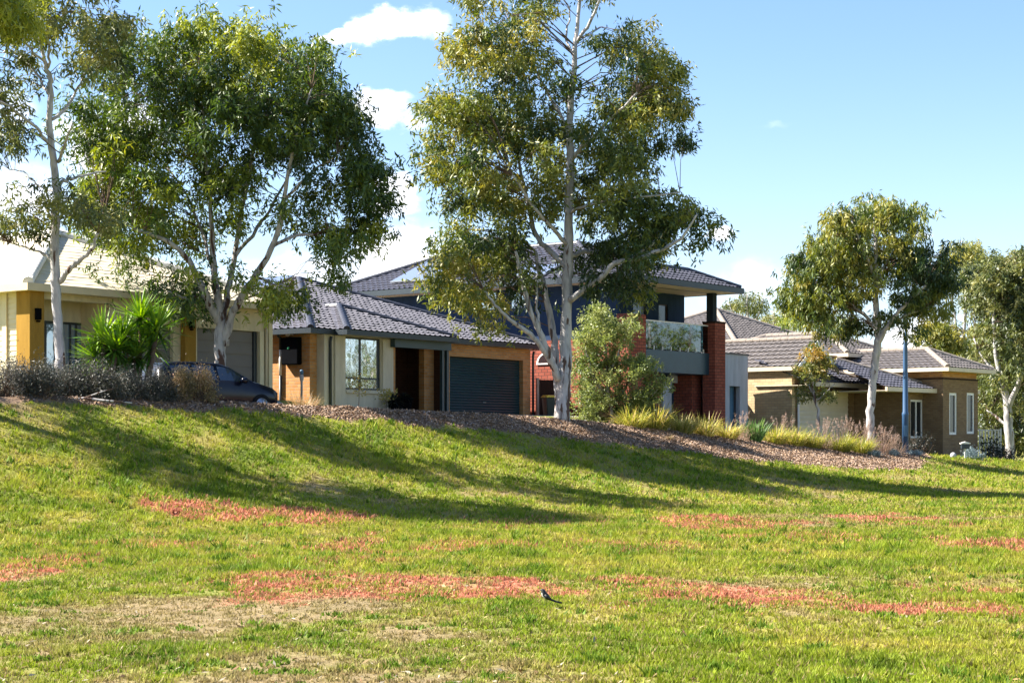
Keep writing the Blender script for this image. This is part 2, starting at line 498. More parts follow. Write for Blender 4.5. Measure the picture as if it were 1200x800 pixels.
def mth(op, a, b=None, clamp=False):
    n = N(nt, 'ShaderNodeMath', operation=op); n.use_clamp = clamp
    for i, v in enumerate((a, b)):
        if v is None: continue
        if isinstance(v, (int, float)): n.inputs[i].default_value = v
        else: L(nt, v, n.inputs[i])
    return n.outputs[0]


tc = N(nt, 'ShaderNodeTexCoord'); sx = N(nt, 'ShaderNodeSeparateXYZ'); L(nt, tc.outputs['Generated'], sx.inputs[0])
gx, gy, gzz = sx.outputs
yy = mth('MAXIMUM', gy, .05)
ca = mth('DIVIDE', gx, yy); cb_ = mth('DIVIDE', gzz, yy)
nv = N(nt, 'ShaderNodeCombineXYZ'); L(nt, ca, nv.inputs[0]); L(nt, mth('MULTIPLY', cb_, 1.5), nv.inputs[1])
nw = N(nt, 'ShaderNodeTexNoise'); nw.inputs['Scale'].default_value = 26; nw.inputs['Detail'].default_value = 7; nw.inputs['Roughness'].default_value = .6
L(nt, nv.outputs[0], nw.inputs['Vector'])
nc = N(nt, 'ShaderNodeSeparateColor'); L(nt, nw.outputs['Color'], nc.inputs[0])
wa = mth('ADD', ca, mth('MULTIPLY', mth('SUBTRACT', nc.outputs[0], .5), .045))
wb = mth('ADD', cb_, mth('MULTIPLY', mth('SUBTRACT', nc.outputs[1], .5), .034))
tot = None
for (cx, cy, rx, ry, s) in [(465, 36, 62, 24, 1.5), (415, 50, 50, 12, 1.0), (505, 30, 28, 24, 1.1), (450, 130, 54, 26, 1.4), (485, 143, 32, 16, 1.0), (425, 112, 22, 14, .8),
                            (458, 225, 40, 32, 1.5), (470, 295, 74, 52, 1.3), (380, 335, 160, 62, .9), (560, 330, 90, 60, .8), (150, 150, 70, 60, 1.0), (110, 190, 60, 70, 1.2), (20, 230, 90, 60, 1.0), (10, 130, 50, 40, .8),
                            (852, 272, 22, 12, 1.3), (905, 153, 26, 9, .35), (860, 335, 110, 40, .5), (1085, 272, 16, 9, .8), (1080, 400, 60, 50, 1.0), (930, 350, 60, 36, .4),
                            (-260, 120, 150, 60, 1.2), (1500, 250, 160, 60, 1.2), (1750, 350, 200, 60, 1.2), (-600, 300, 200, 80, 1.2), (2600, 200, 400, 160, 1.3), (3600, 380, 500, 200, 1.3), (2100, 420, 300, 60, 1.2)]:
    da = mth('MULTIPLY', mth('SUBTRACT', wa, (cx - 600) / F), F / rx)
    db = mth('MULTIPLY', mth('SUBTRACT', wb, (HZ - cy) / F), F / ry)
    r2 = mth('ADD', mth('MULTIPLY', da, da), mth('MULTIPLY', db, db))
    g = mth('MULTIPLY', mth('MAXIMUM', mth('SUBTRACT', 1.0, r2), 0), s)
    tot = g if tot is None else mth('MAXIMUM', tot, g)
ny = mth('GREATER_THAN', gy, .05)
tot = mth('MULTIPLY', tot, ny)
# loose cloud everywhere else in the dome
pv = N(nt, 'ShaderNodeCombineXYZ'); zz = mth('ADD', mth('MAXIMUM', gzz, 0), .18)
L(nt, mth('DIVIDE', gx, zz), pv.inputs[0]); L(nt, mth('DIVIDE', gy, zz), pv.inputs[1])
n3 = N(nt, 'ShaderNodeTexNoise'); n3.inputs['Scale'].default_value = 1.1; n3.inputs['Detail'].default_value = 7
L(nt, pv.outputs[0], n3.inputs['Vector'])
gen = mth('MULTIPLY', mth('SUBTRACT', n3.outputs['Fac'], .60), 5.0, True)
gen = mth('MULTIPLY', gen, mth('SUBTRACT', 1.0, ny))
dn = mth('MULTIPLY', mth('SUBTRACT', nw.outputs['Fac'], .30), 2.6, True)
msk = mth('MULTIPLY', tot, mth('ADD', dn, .25))
msk = mth('ADD', mth('MULTIPLY', msk, .85), gen, True)
sm = N(nt, 'ShaderNodeMapRange', interpolation_type='SMOOTHERSTEP'); L(nt, msk, sm.inputs[0])
# pale air low over the horizon
hz = mth('POWER', mth('SUBTRACT', 1.0, mth('MULTIPLY', mth('ABSOLUTE', gzz), 4.2), True), 2.0)
hmix = N(nt, 'ShaderNodeMix', data_type='RGBA'); L(nt, mth('MULTIPLY', hz, .34), hmix.inputs[0])
SKYTINT = N(nt, 'ShaderNodeMix', data_type='RGBA', blend_type='MULTIPLY'); SKYTINT.inputs[0].default_value = 1
L(nt, sky.outputs[0], SKYTINT.inputs[6]); SKYTINT.inputs[7].default_value = (.90, 1.0, 1.16, 1)
L(nt, SKYTINT.outputs[2], hmix.inputs[6]); hmix.inputs[7].default_value = (8.4, 8.7, 9.6, 1)
cmix = N(nt, 'ShaderNodeMix', data_type='RGBA'); L(nt, sm.outputs[0], cmix.inputs[0])
L(nt, hmix.outputs[2], cmix.inputs[6])
cc = N(nt, 'ShaderNodeMix', data_type='RGBA'); L(nt, nw.outputs['Fac'], cc.inputs[0])
cc.inputs[6].default_value = (8.6, 8.7, 9.2, 1); cc.inputs[7].default_value = (12, 11.8, 11.6, 1)
L(nt, cc.outputs[2], cmix.inputs[7])
L(nt, cmix.outputs[2], bg.inputs['Color']); L(nt, bg.outputs[0], wo.inputs[0])

sl = bpy.data.lights.new('sun', 'SUN'); sl.energy = 5.0; sl.angle = R(.53); sl.color = (1, .93, .82)
so = bpy.data.objects.new('sun', sl); COL.objects.link(so)
so.rotation_euler = to_sun.to_track_quat('Z', 'Y').to_euler(); so.location = (-40, 20, 60)

cd = bpy.data.cameras.new('camera'); cam = bpy.data.objects.new('camera', cd); COL.objects.link(cam)
cd.sensor_width = 36; cd.lens = 36 * F / 1200; cd.shift_y = (HZ - 400) / 1200
cd.clip_end = 6000; cd.clip_start = .1
cam.location = (0, 0, EYE); cam.rotation_euler = (R(90), 0, 0)
sc.camera = cam
sc.view_settings.view_transform = 'Standard'; sc.view_settings.look = 'None'
sc.view_settings.exposure = 1.95; sc.view_settings.gamma = 1
sc.render.engine = 'CYCLES'
sc.cycles.max_bounces = 6; sc.cycles.transparent_max_bounces = 12
sc.cycles.use_denoising = True

# ------------------------------------------------------------------ ground cover
C_GREEN = np.array((.20, .25, .016)); C_DEEP = np.array((.095, .155, .012)); C_YEL = np.array((.32, .295, .04))
C_DRY = np.array((.28, .215, .09)); C_SOIL = np.array((.27, .19, .125)); C_RED = np.array((.48, .185, .11)); C_OLIVE = np.array((.19, .17, .055))
RED = []
for (px, py, rx, ry, s) in [(290, 602, 130, 9, 1.0), (385, 604, 60, 6, .8), (480, 687, 230, 12, 1.0), (640, 690, 110, 10, 1.0), (330, 682, 90, 7, .6),
                            (900, 702, 130, 10, 1.0), (1060, 712, 110, 6, .8), (840, 615, 80, 7, .95), (1040, 608, 70, 5, .85), (1165, 639, 70, 6, 1.0),
                            (20, 673, 50, 8, .9), (90, 660, 70, 5, .5), (560, 640, 100, 4, .4), (740, 640, 90, 5, .4), (960, 628, 60, 4, .4), (760, 682, 50, 6, .6),
                            (230, 640, 70, 4, .35), (420, 655, 80, 4, .4), (1130, 690, 70, 5, .4), (600, 610, 80, 4, .3), (1180, 720, 40, 5, .6)]:
    x0, y0 = ground_hit(px, py); _, ya = ground_hit(px, py - ry); _, yb = ground_hit(px, py + ry)
    RED.append((x0, y0, rx / F * y0, max(.3, (ya - yb) / 2 * 1.35), min(1, s * 1.3)))


def cover(X, Y):
    """returns colour (n,3), cover density 0..1, blade height"""
    X = np.asarray(X, float); Y = np.asarray(Y, float)
    t, d = td(X, Y)
    n1 = fbm(X * .32, Y * .22, 21, 4); n2 = fbm(X * 1.1, Y * .8, 33, 4); n3 = fbm(X * 3.3, Y * 2.6, 41, 3)
    # how dry: dry toe near the camera at left, lush band mid-field, mixed slope
    px = 600 + X / np.maximum(Y, 1) * F
    dry = .36 + 0 * X
    dry = dry + .22 * (1 - sstep(16, 21, Y)) * (1 - .9 * sstep(500, 900, px))
    dry = dry + .10 * sstep(20, 21.5, Y) * (1 - sstep(21.5, 24, Y))
    dry = dry - .22 * sstep(22, 25, Y) * (1 - sstep(36, 42, Y))
    dry = dry + .16 * sstep(33, 37, Y) * (1 - sstep(40, 45, Y)) * sstep(450, 700, px)
    dry = dry + .05 * (1 - sstep(1.5, 4.0, d)) * (1 - sstep(33, 38, t))
    dry = dry - .12 * sstep(36, 40, t) - .16 * (1 - sstep(4, 7, d)) * (1 - sstep(6, 12, t)) - .10 * sstep(500, 800, px) * (1 - sstep(20, 26, Y))
    dry = dry + .10 * (1 - sstep(17, 21.5, Y)) * (1 - sstep(350, 750, px))
    f = dry + (n1 - .5) * .75 + (n2 - .5) * .75 + (n3 - .5) * .35
    f = np.clip(f, 0, 1)[:, None]
    yel = np.clip((n2 - .42) * 3 + (n3 - .5), 0, 1)[:, None]
    c = C_GREEN * (1 - yel) + C_YEL * yel
    deep = np.clip((.40 - n2) * 4, 0, 1)[:, None]
    c = c * (1 - deep) + C_DEEP * deep
    k1 = sstep(.42, .70, f); k2 = sstep(.68, 1.0, f)
    c = c * (1 - k1) + (C_DRY * .5 + C_OLIVE * .5) * k1
    c = c * (1 - k2) + C_DRY * k2
    red = 0 * X
    wxn = (fbm(X * 1.5, Y * .9, 71, 4) - .5); wyn = (fbm(X * 1.3, Y * 1.0, 83, 4) - .5)
    for (x0, y0, rx, ry, s) in RED:
        q = ((X - x0) / rx + wxn * 1.5) ** 2 + ((Y - y0) / ry + wyn * 2.2) ** 2
        red = np.maximum(red, s * (1 - sstep(.35, 1.2, q)))
    red = red * np.clip(.5 + 1.9 * (fbm(X * 2.4, Y * 2.0, 99, 3) - .34), 0, 1) * np.clip(.45 + 2.6 * (vnoise(X * 7, Y * 5, 101) - .12), .25, 1)
    red = np.maximum(red, .55 * sstep(.66, .74, fbm(X * .8, Y * .5, 57, 4)) * sstep(17, 20, Y) * (1 - sstep(38, 42, Y)) * sstep(11, 13, d))
    dens = np.clip(1.15 - .95 * f[:, 0], .10, 1)
    hgt = .022 + .038 * np.clip(1 - f[:, 0] * 1.3, 0, 1) + .02 * np.clip((n3 - .5) * 3, 0, 1)
    return c, dens, hgt, np.clip(red, 0, 1), f[:, 0]


def mulch_amount(X, Y):
    t, d = td(X, Y)
    e = np.interp(t, MT, MD) + (fbm(X * 1.1, Y * 1.1, 61, 3) - .5) * .9 + (fbm(X * 4, Y * 4, 62, 2) - .5) * .3
    a = sstep(-.12, .12, e - d) * sstep(-2.4, -2.2, d) * sstep(-6, -4, t) * (1 - sstep(40, 41, t))
    scrub = sstep(-.1, .1, .3 - d + (fbm(X * 1.4, Y * 1.4, 67, 3) - .5) * .5) * sstep(-2.4, -2.2, d) * (1 - sstep(-5, -3, t))
    return np.maximum(a, scrub)


C_MULCH = np.array((.24, .16, .105))
xs = np.concatenate([[-2500, -1200, -500, -220, -120, -80, -60, -45, -36], np.arange(-30, 34, .16), np.linspace(34, 60, 30), [75, 100, 150, 260, 520, 1200, 2500]])
ys = np.concatenate([[-1500, -500, -150, -50, -15, -5, 2, 7], np.arange(10, 64, .16), np.arange(64, 100, .5), [105, 112, 122, 135, 155, 190, 240, 320, 450, 700, 1100, 2000, 3500]])
GX, GY = np.meshgrid(xs, ys)
fxv, fyv = GX.ravel(), GY.ravel()
zz_ = gz(fxv, fyv)
c, dens, hgt, red, dryf = cover(fxv, fyv)
soil = C_SOIL * (.75 + .5 * fbm(fxv * 2, fyv * 2, 5, 3))[:, None]
gcol = c * .72 + soil * .10
gcol = gcol * (1 - .42 * dryf[:, None]) + soil * .42 * dryf[:, None]
gcol = gcol * (1 - .9 * red[:, None]) + C_RED * .8 * .9 * red[:, None]
mu = mulch_amount(fxv, fyv)[:, None]
gcol = gcol * (1 - mu) + C_MULCH * (.65 + .7 * fbm(fxv * 3, fyv * 3, 15, 3))[:, None] * mu
nx, ny_ = len(xs), len(ys)
ii = np.arange(nx * ny_).reshape(ny_, nx)
Fq = np.stack([ii[:-1, :-1], ii[:-1, 1:], ii[1:, 1:], ii[1:, :-1]], -1).reshape(-1, 4)
me = np_mesh('ground', np.stack([fxv, fyv, zz_], 1), Fq, gcol, smooth=True)
tag(link_mesh('ground', me, M['ground']), kind='structure')

# blades of grass, one object
BV = []; BC = []
for (y0, y1, dens_m2, scale) in [(12.0, 16, 5200, 1.0), (16, 21, 3600, 1.05), (21, 28, 2300, 1.2), (28, 37, 1300, 1.5), (37, 47, 750, 1.9), (47, 62, 420, 2.4), (62, 84, 190, 3.0)]:
    ym = y1
    hw = .279 * ym * 1.06 + 9
    n = int((y1 - y0) * 2 * hw * dens_m2)
    X = rng.uniform(-hw, hw, n); Y = rng.uniform(y0, y1, n)
    # gather into tufts
    tx = (_hash(np.floor(X * 9), np.floor(Y * 9), 11) - .5) * .10; ty = (_hash(np.floor(X * 9), np.floor(Y * 9), 12) - .5) * .10
    over = np.abs(X) - .279 * Y * 1.05
    keep0 = (over < 0) | (rng.random(n) < np.where(over < 2, .7, .45) * (over < 9))
    X = X[keep0] + tx[keep0]; Y = Y[keep0] + ty[keep0]
    t, d = td(X, Y)
    c, dens, hgt, red, dryf = cover(X, Y)
    mu = mulch_amount(X, Y)
    tuft = _hash(np.floor(X * 7), np.floor(Y * 7), 19)
    keep = (rng.random(len(X)) < dens * (.12 + 1.1 * tuft ** 1.3)) & (mu < .4 + .25 * rng.random(len(X))) & (d > -1.2 - 2.0 * sstep(36, 40, t))
    keep &= ~((mu > .25) & (rng.random(len(X)) > .15))
    X, Y, c, hgt, red, dryf, tuft = X[keep], Y[keep], c[keep], hgt[keep], red[keep], dryf[keep], tuft[keep]
    n = len(X); z = gz(X, Y)
    broad = (_hash(np.floor(X * 4.3), np.floor(Y * 4.3), 131) < .07) & (rng.random(n) < .7)
    isred = rng.random(n) < red * .92
    straw = rng.random(n) < (.10 + .30 * dryf)
    tb = _hash(np.floor(X * 5.3), np.floor(Y * 4.1), 77) * .6 + tuft * .4
    col = c * (.45 + .45 * rng.random(n) + .75 * tb)[:, None]
    col = np.where(straw[:, None], C_DRY * (.8 + .6 * rng.random(n))[:, None], col)
    rcol = C_RED * (.45 + .9 * rng.random(n))[:, None] + np.array((.14, .10, .06)) * (rng.random(n) ** 2)[:, None]
    col = np.where(isred[:, None], rcol, col)
    h = hgt * (.55 + .9 * rng.random(n)) * (.7 + .7 * tuft) * (1 + (scale - 1) * .28)
    h = h * (.72 + .28 * sstep(19, 27, Y))
    lush = (_hash(np.floor(X * 2.1), np.floor(Y * 1.7), 151) < .055) & (vnoise(X * 6, Y * 6, 152) > .45)
    h = np.where(lush, h * 1.45, h); col = np.where(lush[:, None], col * .55 + C_GREEN * .55, col)
    h = np.where(isred, h * .8, h)
    col = np.where((broad & ~isred)[:, None], C_DEEP * (.8 + .9 * rng.random(n))[:, None], col); h = np.where(broad, h * 1.35, h)
    wd = (.006 + .006 * rng.random(n)) * scale * np.where(isred, 1.5, 1) * np.where(broad, 1.7, 1)
    th = rng.uniform(0, 2 * np.pi, n); lean = rng.uniform(.15, 1.1, n)
    th2 = rng.uniform(0, 2 * np.pi, n)
    dx, dy = np.cos(th) * wd, np.sin(th) * wd
    lx, ly = np.cos(th2) * lean * h, np.sin(th2) * lean * h
    b0 = np.stack([X - dx, Y - dy, z - .005], 1); b1 = np.stack([X + dx, Y + dy, z - .005], 1)
    tp = np.stack([X + lx, Y + ly, z + h], 1)
    BV.append(np.stack([b0, b1, tp], 1).reshape(-1, 3)); BC.append(np.repeat(col, 3, 0))
BV = np.concatenate(BV); BC = np.concatenate(BC)
me = np_mesh('grass', BV, np.arange(len(BV)).reshape(-1, 3), BC)
tag(link_mesh('grass', me, M['grass']), 'short mixed lawn grass, green, straw dry and reddish in patches', 'grass', kind='stuff')

# bark chips on the berm
n = 210000
tt = rng.uniform(-6, 41, n); dd = rng.uniform(-2.2, 5.6, n)
X = -7.73 + UX * tt + MX * dd; Y = 47.5 + UY * tt + MY * dd
keep = mulch_amount(X, Y) > rng.uniform(.35, 1.0, n)
X, Y = X[keep], Y[keep]; n = len(X); z = gz(X, Y)
ln = rng.uniform(.010, .065, n); wd = rng.uniform(.007, .019, n); th = rng.uniform(0, 2 * np.pi, n); tl = rng.normal(0, .45, n); t2 = rng.normal(0, .5, n)
a = np.stack([np.cos(th) * np.cos(tl), np.sin(th) * np.cos(tl), np.sin(tl)], 1) * ln[:, None]
b = np.stack([-np.sin(th) * np.cos(t2), np.cos(th) * np.cos(t2), np.sin(t2)], 1) * wd[:, None]
P = np.stack([X, Y, z + .018], 1)
V = np.stack([P - a - b, P + a - b, P + a + b, P - a + b], 1).reshape(-1, 3)
cl = np.array((.34, .235, .16)) * (.3 + 1.25 * rng.random(n) ** 1.2)[:, None]
pale = rng.random(n) < .14
cl = np.where(pale[:, None], np.array((.48, .37, .31)) * (.6 + .5 * rng.random(n))[:, None], cl)
me = np_mesh('bark_mulch', V, np.arange(len(V)).reshape(-1, 4), np.repeat(cl, 4, 0))
tag(link_mesh('bark_mulch', me, M['chips']), 'pinkish brown bark chip mulch covering the berm', 'mulch', kind='stuff')


# fallen leaves and bark scraps on the lawn
n = 3600
Y = 12.5 + 40 * rng.random(n) ** 1.5; X = rng.uniform(-1, 1, n) * .30 * Y; t, d = td(X, Y)
k = d > 1.0; X, Y = X[k], Y[k]; n = len(X); z = gz(X, Y) + .022
th = rng.uniform(0, 2 * np.pi, n); ln = rng.uniform(.012, .042, n); wd = ln * rng.uniform(.15, .32, n)
a = np.stack([np.cos(th), np.sin(th), rng.normal(0, .35, n)], 1) * ln[:, None]; b = np.stack([-np.sin(th), np.cos(th), rng.normal(0, .5, n)], 1) * wd[:, None]
P = np.stack([X, Y, z], 1); V = np.stack([P - a, P - b, P + a, P + b], 1).reshape(-1, 3)
pick = rng.random(n)[:, None]
cl = np.where(pick < .35, np.array((.36, .31, .23)), np.where(pick < .7, np.array((.22, .13, .07)), np.array((.36, .26, .13)))) * (.6 + .6 * rng.random(n))[:, None]
me = np_mesh('leaf_litter', V, np.arange(len(V)).reshape(-1, 4), np.repeat(cl, 4, 0))
tag(link_mesh('leaf_litter', me, M['chips']), 'scattered dead leaves and bark scraps on the lawn', 'leaf litter', kind='stuff')


# lane and driveways behind the berm (conforming sheets)
def sheet(name, t0, t1, d0, d1, mat, lift=.012, nt_=60, nd=12):
    T, D = np.meshgrid(np.linspace(t0, t1, nt_), np.linspace(d0, d1, nd))
    X = -7.73 + UX * T + MX * D; Y = 47.5 + UY * T + MY * D
    V = np.stack([X.ravel(), Y.ravel(), gz(X, Y).ravel() + lift], 1)
    i = np.arange(nt_ * nd).reshape(nd, nt_)
    Fq = np.stack([i[:-1, :-1], i[:-1, 1:], i[1:, 1:], i[1:, :-1]], -1).reshape(-1, 4)
    return tag(link_mesh(name, np_mesh(name, V, Fq), mat), kind='structure')


sheet('road', -40, 34, -5.1, -2.35, M['asphalt'], .02, 160, 8)
sheet('driveway', 3.0, 8.5, -8.2, -5.12, M['concrete'], .014)
sheet('driveway', 19.5, 25.0, -10.5, -5.12, M['concrete'], .014)
sheet('driveway', 30.0, 34.0, -9.0, -5.12, M['concrete'], .014)


# ------------------------------------------------------------------ houses
class Frame:
    def __init__(s, px, Y, alpha, z0):
        s.ox, s.oy, s.al, s.z0 = wx(px, Y), Y, R(alpha), z0
        s.c, s.s = math.cos(s.al), math.sin(s.al)

    def a(s, px, b=0.0):
        k = (px - 600) / F
        return (k * (s.oy + s.c * b) - s.ox + s.s * b) / (s.c - k * s.s)

    def b(s, px, a=0.0):
        k = (px - 600) / F
        return -(k * (s.oy + s.s * a) - s.ox - s.c * a) / (s.s + k * s.c)

    def z(s, py, a, b):
        return wz(py, s.oy + s.s * a + s.c * b) - s.z0

    def on_plane(s, px, py, fz):
        """local point where photo ray meets the plane z=fz(a,b)"""
        def loc(Y):
            X = wx(px, Y); Z = wz(py, Y) - s.z0
            dx, dy = X - s.ox, Y - s.oy
            return dx * s.c + dy * s.s, -dx * s.s + dy * s.c, Z
        def g(Y):
            a, b, z = loc(Y); return z - fz(a, b)
        g0, g1 = g(40.0), g(140.0)
        return loc(40 - g0 * 100 / (g1 - g0))

    def root(s, name='house'):
        return empty(name, (s.ox, s.oy, s.z0), s.al)


def wall_a(mb, a0, a1, b0, b1, z0, z1, op=(), mi=0):
    """wall along a with rectangular openings (a0,a1,z0,z1)"""
    cuts = sorted({a0, a1} | {min(max(o[0], a0), a1) for o in op} | {min(max(o[1], a0), a1) for o in op})
    for x0, x1 in zip(cuts[:-1], cuts[1:]):
        if x1 - x0 < 1e-4: continue
        xm = (x0 + x1) / 2; z = z0
        for o in sorted([o for o in op if o[0] < xm < o[1]], key=lambda o: o[2]):
            if o[2] > z + 1e-4: mb.box(x0, x1, b0, b1, z, o[2], mi)
            z = o[3]
        if z1 > z + 1e-4: mb.box(x0, x1, b0, b1, z, z1, mi)


def roof_slope(mb, E0, E1, T0, T1, roll=True, mi=0):
    E0, E1, T0, T1 = map(Vector, (E0, E1, T0, T1))
    ea = (E1 - E0); Ln = ea.length; ea /= Ln
    sv = (T0 - E0) - ea * (T0 - E0).dot(ea); h = sv.length; sv /= h
    nn = ea.cross(sv)
    if nn.z < 0: nn = -nn
    aT0 = (T0 - E0).dot(ea); aT1 = (T1 - E0).dot(ea)
    nC = max(3, round(h / .33)); per = .30; sub = 5 if roll else 1; step = .055 if roll else .015
    lo = min(0, aT0); hi = max(Ln, aT1)
    ncol = int((hi - lo) / per * sub) + 2
    ag = lo + np.arange(ncol + 1) * per / sub
    rows = []
    for j in range(nC):
        rows.append((j / nC, step)); rows.append(((j + 1) / nC, .006))
    base = len(mb.v); P = np.zeros((len(rows), ncol + 1, 3))
    e0 = np.array(E0); ea_ = np.array(ea); sv_ = np.array(sv); n_ = np.array(nn)
    for i, (v, off) in enumerate(rows):
        aa = np.clip(ag, aT0 * v, Ln + (aT1 - Ln) * v)
        o = off + ((.038 * np.maximum(0, np.sin(2 * np.pi * aa / per)) ** .8) if roll else 0 * aa)
        j = i // 2
        o = o + (_hash(np.floor(aa / per), np.full_like(aa, j), 5) - .5) * .010
        P[i] = e0 + np.outer(aa, ea_) + sv_ * (h * v) + np.outer(o, n_)
    w_ = ncol + 1
    fs = []
    for i in range(len(rows) - 1):
        v = rows[i][0]
        a_lo, a_hi = aT0 * v, Ln + (aT1 - Ln) * v
        for c in range(ncol):
            if ag[c + 1] < a_lo - 1e-6 or ag[c] > a_hi + 1e-6: continue
            fs.append((i * w_ + c, i * w_ + c + 1, (i + 1) * w_ + c + 1, (i + 1) * w_ + c))
    mb.add(P.reshape(-1, 3), fs, mi)


def cap_line(mb, P, Q, r=.12, mi=0):
    P, Q = Vector(P), Vector(Q); n = max(2, round((Q - P).length / .38))
    for i in range(n):
        p = P.lerp(Q, i / n); q = P.lerp(Q, (i + 1.08) / n)
        mb.tube([p, q], [r * 1.03, r * .97], 8, mi, i not in (0, n - 1), cap=i in (0, n - 1))


def gutter_ring(mb, a0, a1, b0, b1, z, w=.11, h=.16, sides='flbr'):
    if 'f' in sides: mb.box(a0 - w, a1 + w, b0 - w, b0, z - h, z + .015)
    if 'b' in sides: mb.box(a0 - w, a1 + w, b1, b1 + w, z - h, z + .015)
    if 'l' in sides: mb.box(a0 - w, a0, b0 + .002, b1 - .002, z - h + .003, z + .018)
    if 'r' in sides: mb.box(a1, a1 + w, b0 + .002, b1 - .002, z - h + .003, z + .018)


def hip_roof(root, a0, a1, b0, b1, z, pitch, tile, cap, gut, roll=True, soffit='soffit', cap_r=.12, guth=.16, name='roof'):
    W, D = a1 - a0, b1 - b0
    tp = math.tan(R(pitch)); mb = MB()
    if W <= D:
        h = W / 2 * tp; am = (a0 + a1) / 2
        A, B = (am, b0 + W / 2, z + h), (am, b1 - W / 2, z + h)
    else:
        h = D / 2 * tp; bm = (b0 + b1) / 2
        A, B = (a0 + D / 2, bm, z + h), (a1 - D / 2, bm, z + h)
    c = [(a0, b0, z), (a1, b0, z), (a1, b1, z), (a0, b1, z)]
    if W <= D:
        roof_slope(mb, c[0], c[1], A, A, roll); roof_slope(mb, c[1], c[2], A, B, roll)
        roof_slope(mb, c[2], c[3], B, B, roll); roof_slope(mb, c[3], c[0], B, A, roll)
        hips = [(c[0], A), (c[1], A), (c[2], B), (c[3], B)]
    else:
        roof_slope(mb, c[0], c[1], A, B, roll); roof_slope(mb, c[1], c[2], B, B, roll)
        roof_slope(mb, c[2], c[3], B, A, roll); roof_slope(mb, c[3], c[0], A, A, roll)
        hips = [(c[0], A), (c[1], B), (c[2], B), (c[3], A)]
    ro = mb.build(name, M[tile], root)
    cb2 = MB()
    up = Vector((0, 0, .035))
    for p, q in hips: cap_line(cb2, Vector(p) + up, Vector(q) + up, cap_r)
    if (Vector(A) - Vector(B)).length > .3: cap_line(cb2, Vector(A) + up, Vector(B) + up, cap_r)
    cb2.build('ridge_cap', M[cap], ro)
    g = MB(); gutter_ring(g, a0, a1, b0, b1, z, h=guth)
    go = g.build('gutter', M[gut], ro)
    s_ = MB(); s_.box(a0 + .004, a1 - .004, b0 + .004, b1 - .004, z - guth + .02, z - guth + .05)
    s_.build('soffit', M[soffit], ro)
    return ro


def window(root, a0, a1, b, z0, z1, frame, glass, mull=(), trans=(), t=.05, dep=.06, axis='a'):
    """frame + one glazed pane; axis 'a': in a front wall at depth b"""
    fr = MB()
    fr.box(a0, a0 + t, b, b + dep, z0, z1); fr.box(a1 - t, a1, b, b + dep, z0, z1)
    fr.box(a0 + t, a1 - t, b, b + dep, z1 - t, z1); fr.box(a0 + t, a1 - t, b, b + dep, z0, z0 + t)
    xs_ = [a0 + t] + [m for m in mull] + [a1 - t]
    for m in mull: fr.box(m - t / 2, m + t / 2, b + .002, b + dep, z0 + t, z1 - t)
    for zt in trans:
        for q0, q1 in zip(xs_[:-1], xs_[1:]):
            fr.box(q0 + (t / 2 if q0 in mull else 0), q1 - (t / 2 if q1 in mull else 0), b + .004, b + dep, zt - t / 2, zt + t / 2)
    f = fr.build('window', M[frame], root)
    p = MB(); p.box(a0 + t * .5, a1 - t * .5, b + dep * .55, b + dep * .8, z0 + t * .5, z1 - t * .5)
    p.build('pane', M[glass], f)
    return f


def garage_door(root, a0, a1, b, z0, z1, mat, pitch=.10, panel=False):
    mb = MB(); h = z1 - z0
    n = max(2, round(h / pitch)); ph = h / n
    if panel:
        mb.box(a0, a1, b + .03, b + .06, z0, z1)
        cols = max(2, round((a1 - a0) / 1.2)); cw = (a1 - a0) / cols
        for i in range(n):
            for k in range(cols):
                mb.box(a0 + k * cw + .045, a0 + (k + 1) * cw - .045, b + .004, b + .03, z0 + i * ph + .035, z0 + (i + 1) * ph - .035)
    else:
        for i in range(n):
            q = z0 + i * ph
            mb.prism([(b, q + .012), (b - .018, q + ph * .5), (b, q + ph - .012), (b + .012, q + ph), (b + .04, q + ph), (b + .04, q), (b + .012, q)], 'x', a0, a1)
    o = mb.build('garage_door', M[mat], root)
    hb = MB(); am = (a0 + a1) / 2; hb.tube([(am - .09, b - .02, z0 + h * .42), (am - .07, b - .06, z0 + h * .42), (am + .07, b - .06, z0 + h * .42), (am + .09, b - .02, z0 + h * .42)], .014, 6); hb.build('handle', M['panel_frame'], o)
    return o


# ---- house 1: cream house at the left
H1 = Frame(33, 52.3, 53, 3.15)
r = H1.root()
tag(r, 'cream house with gold pillars and two grey garage doors at far left', 'house', 'houses in a row behind the berm')
b0 = .45
aR = H1.a(318, b0)
ze = H1.z(357, H1.a(283, 0), 0) + .10
top = ze - .16
f = lambda px: H1.a(px, b0)
zd = H1.z(383.5, f(230), b0)
mb = MB()
ag0 = f(128)
wall_a(mb, ag0, aR, b0, b0 + .2, -.8, top, [(f(150), f(203), -.8, zd), (f(231), f(303), -.8, zd)])
mb.box(aR - .2, aR, b0 + .2, 14, -.8, top)
mb.box(ag0, ag0 + .2, b0 + .2, b0 + 1.3, -.8, top)
wall_a(mb, b0 + .3, ag0 + .2, b0 + 1.3, b0 + 1.5, -.8, top, [(H1.a(52, b0 + 1.3), H1.a(112, b0 + 1.3), .05, zd)])
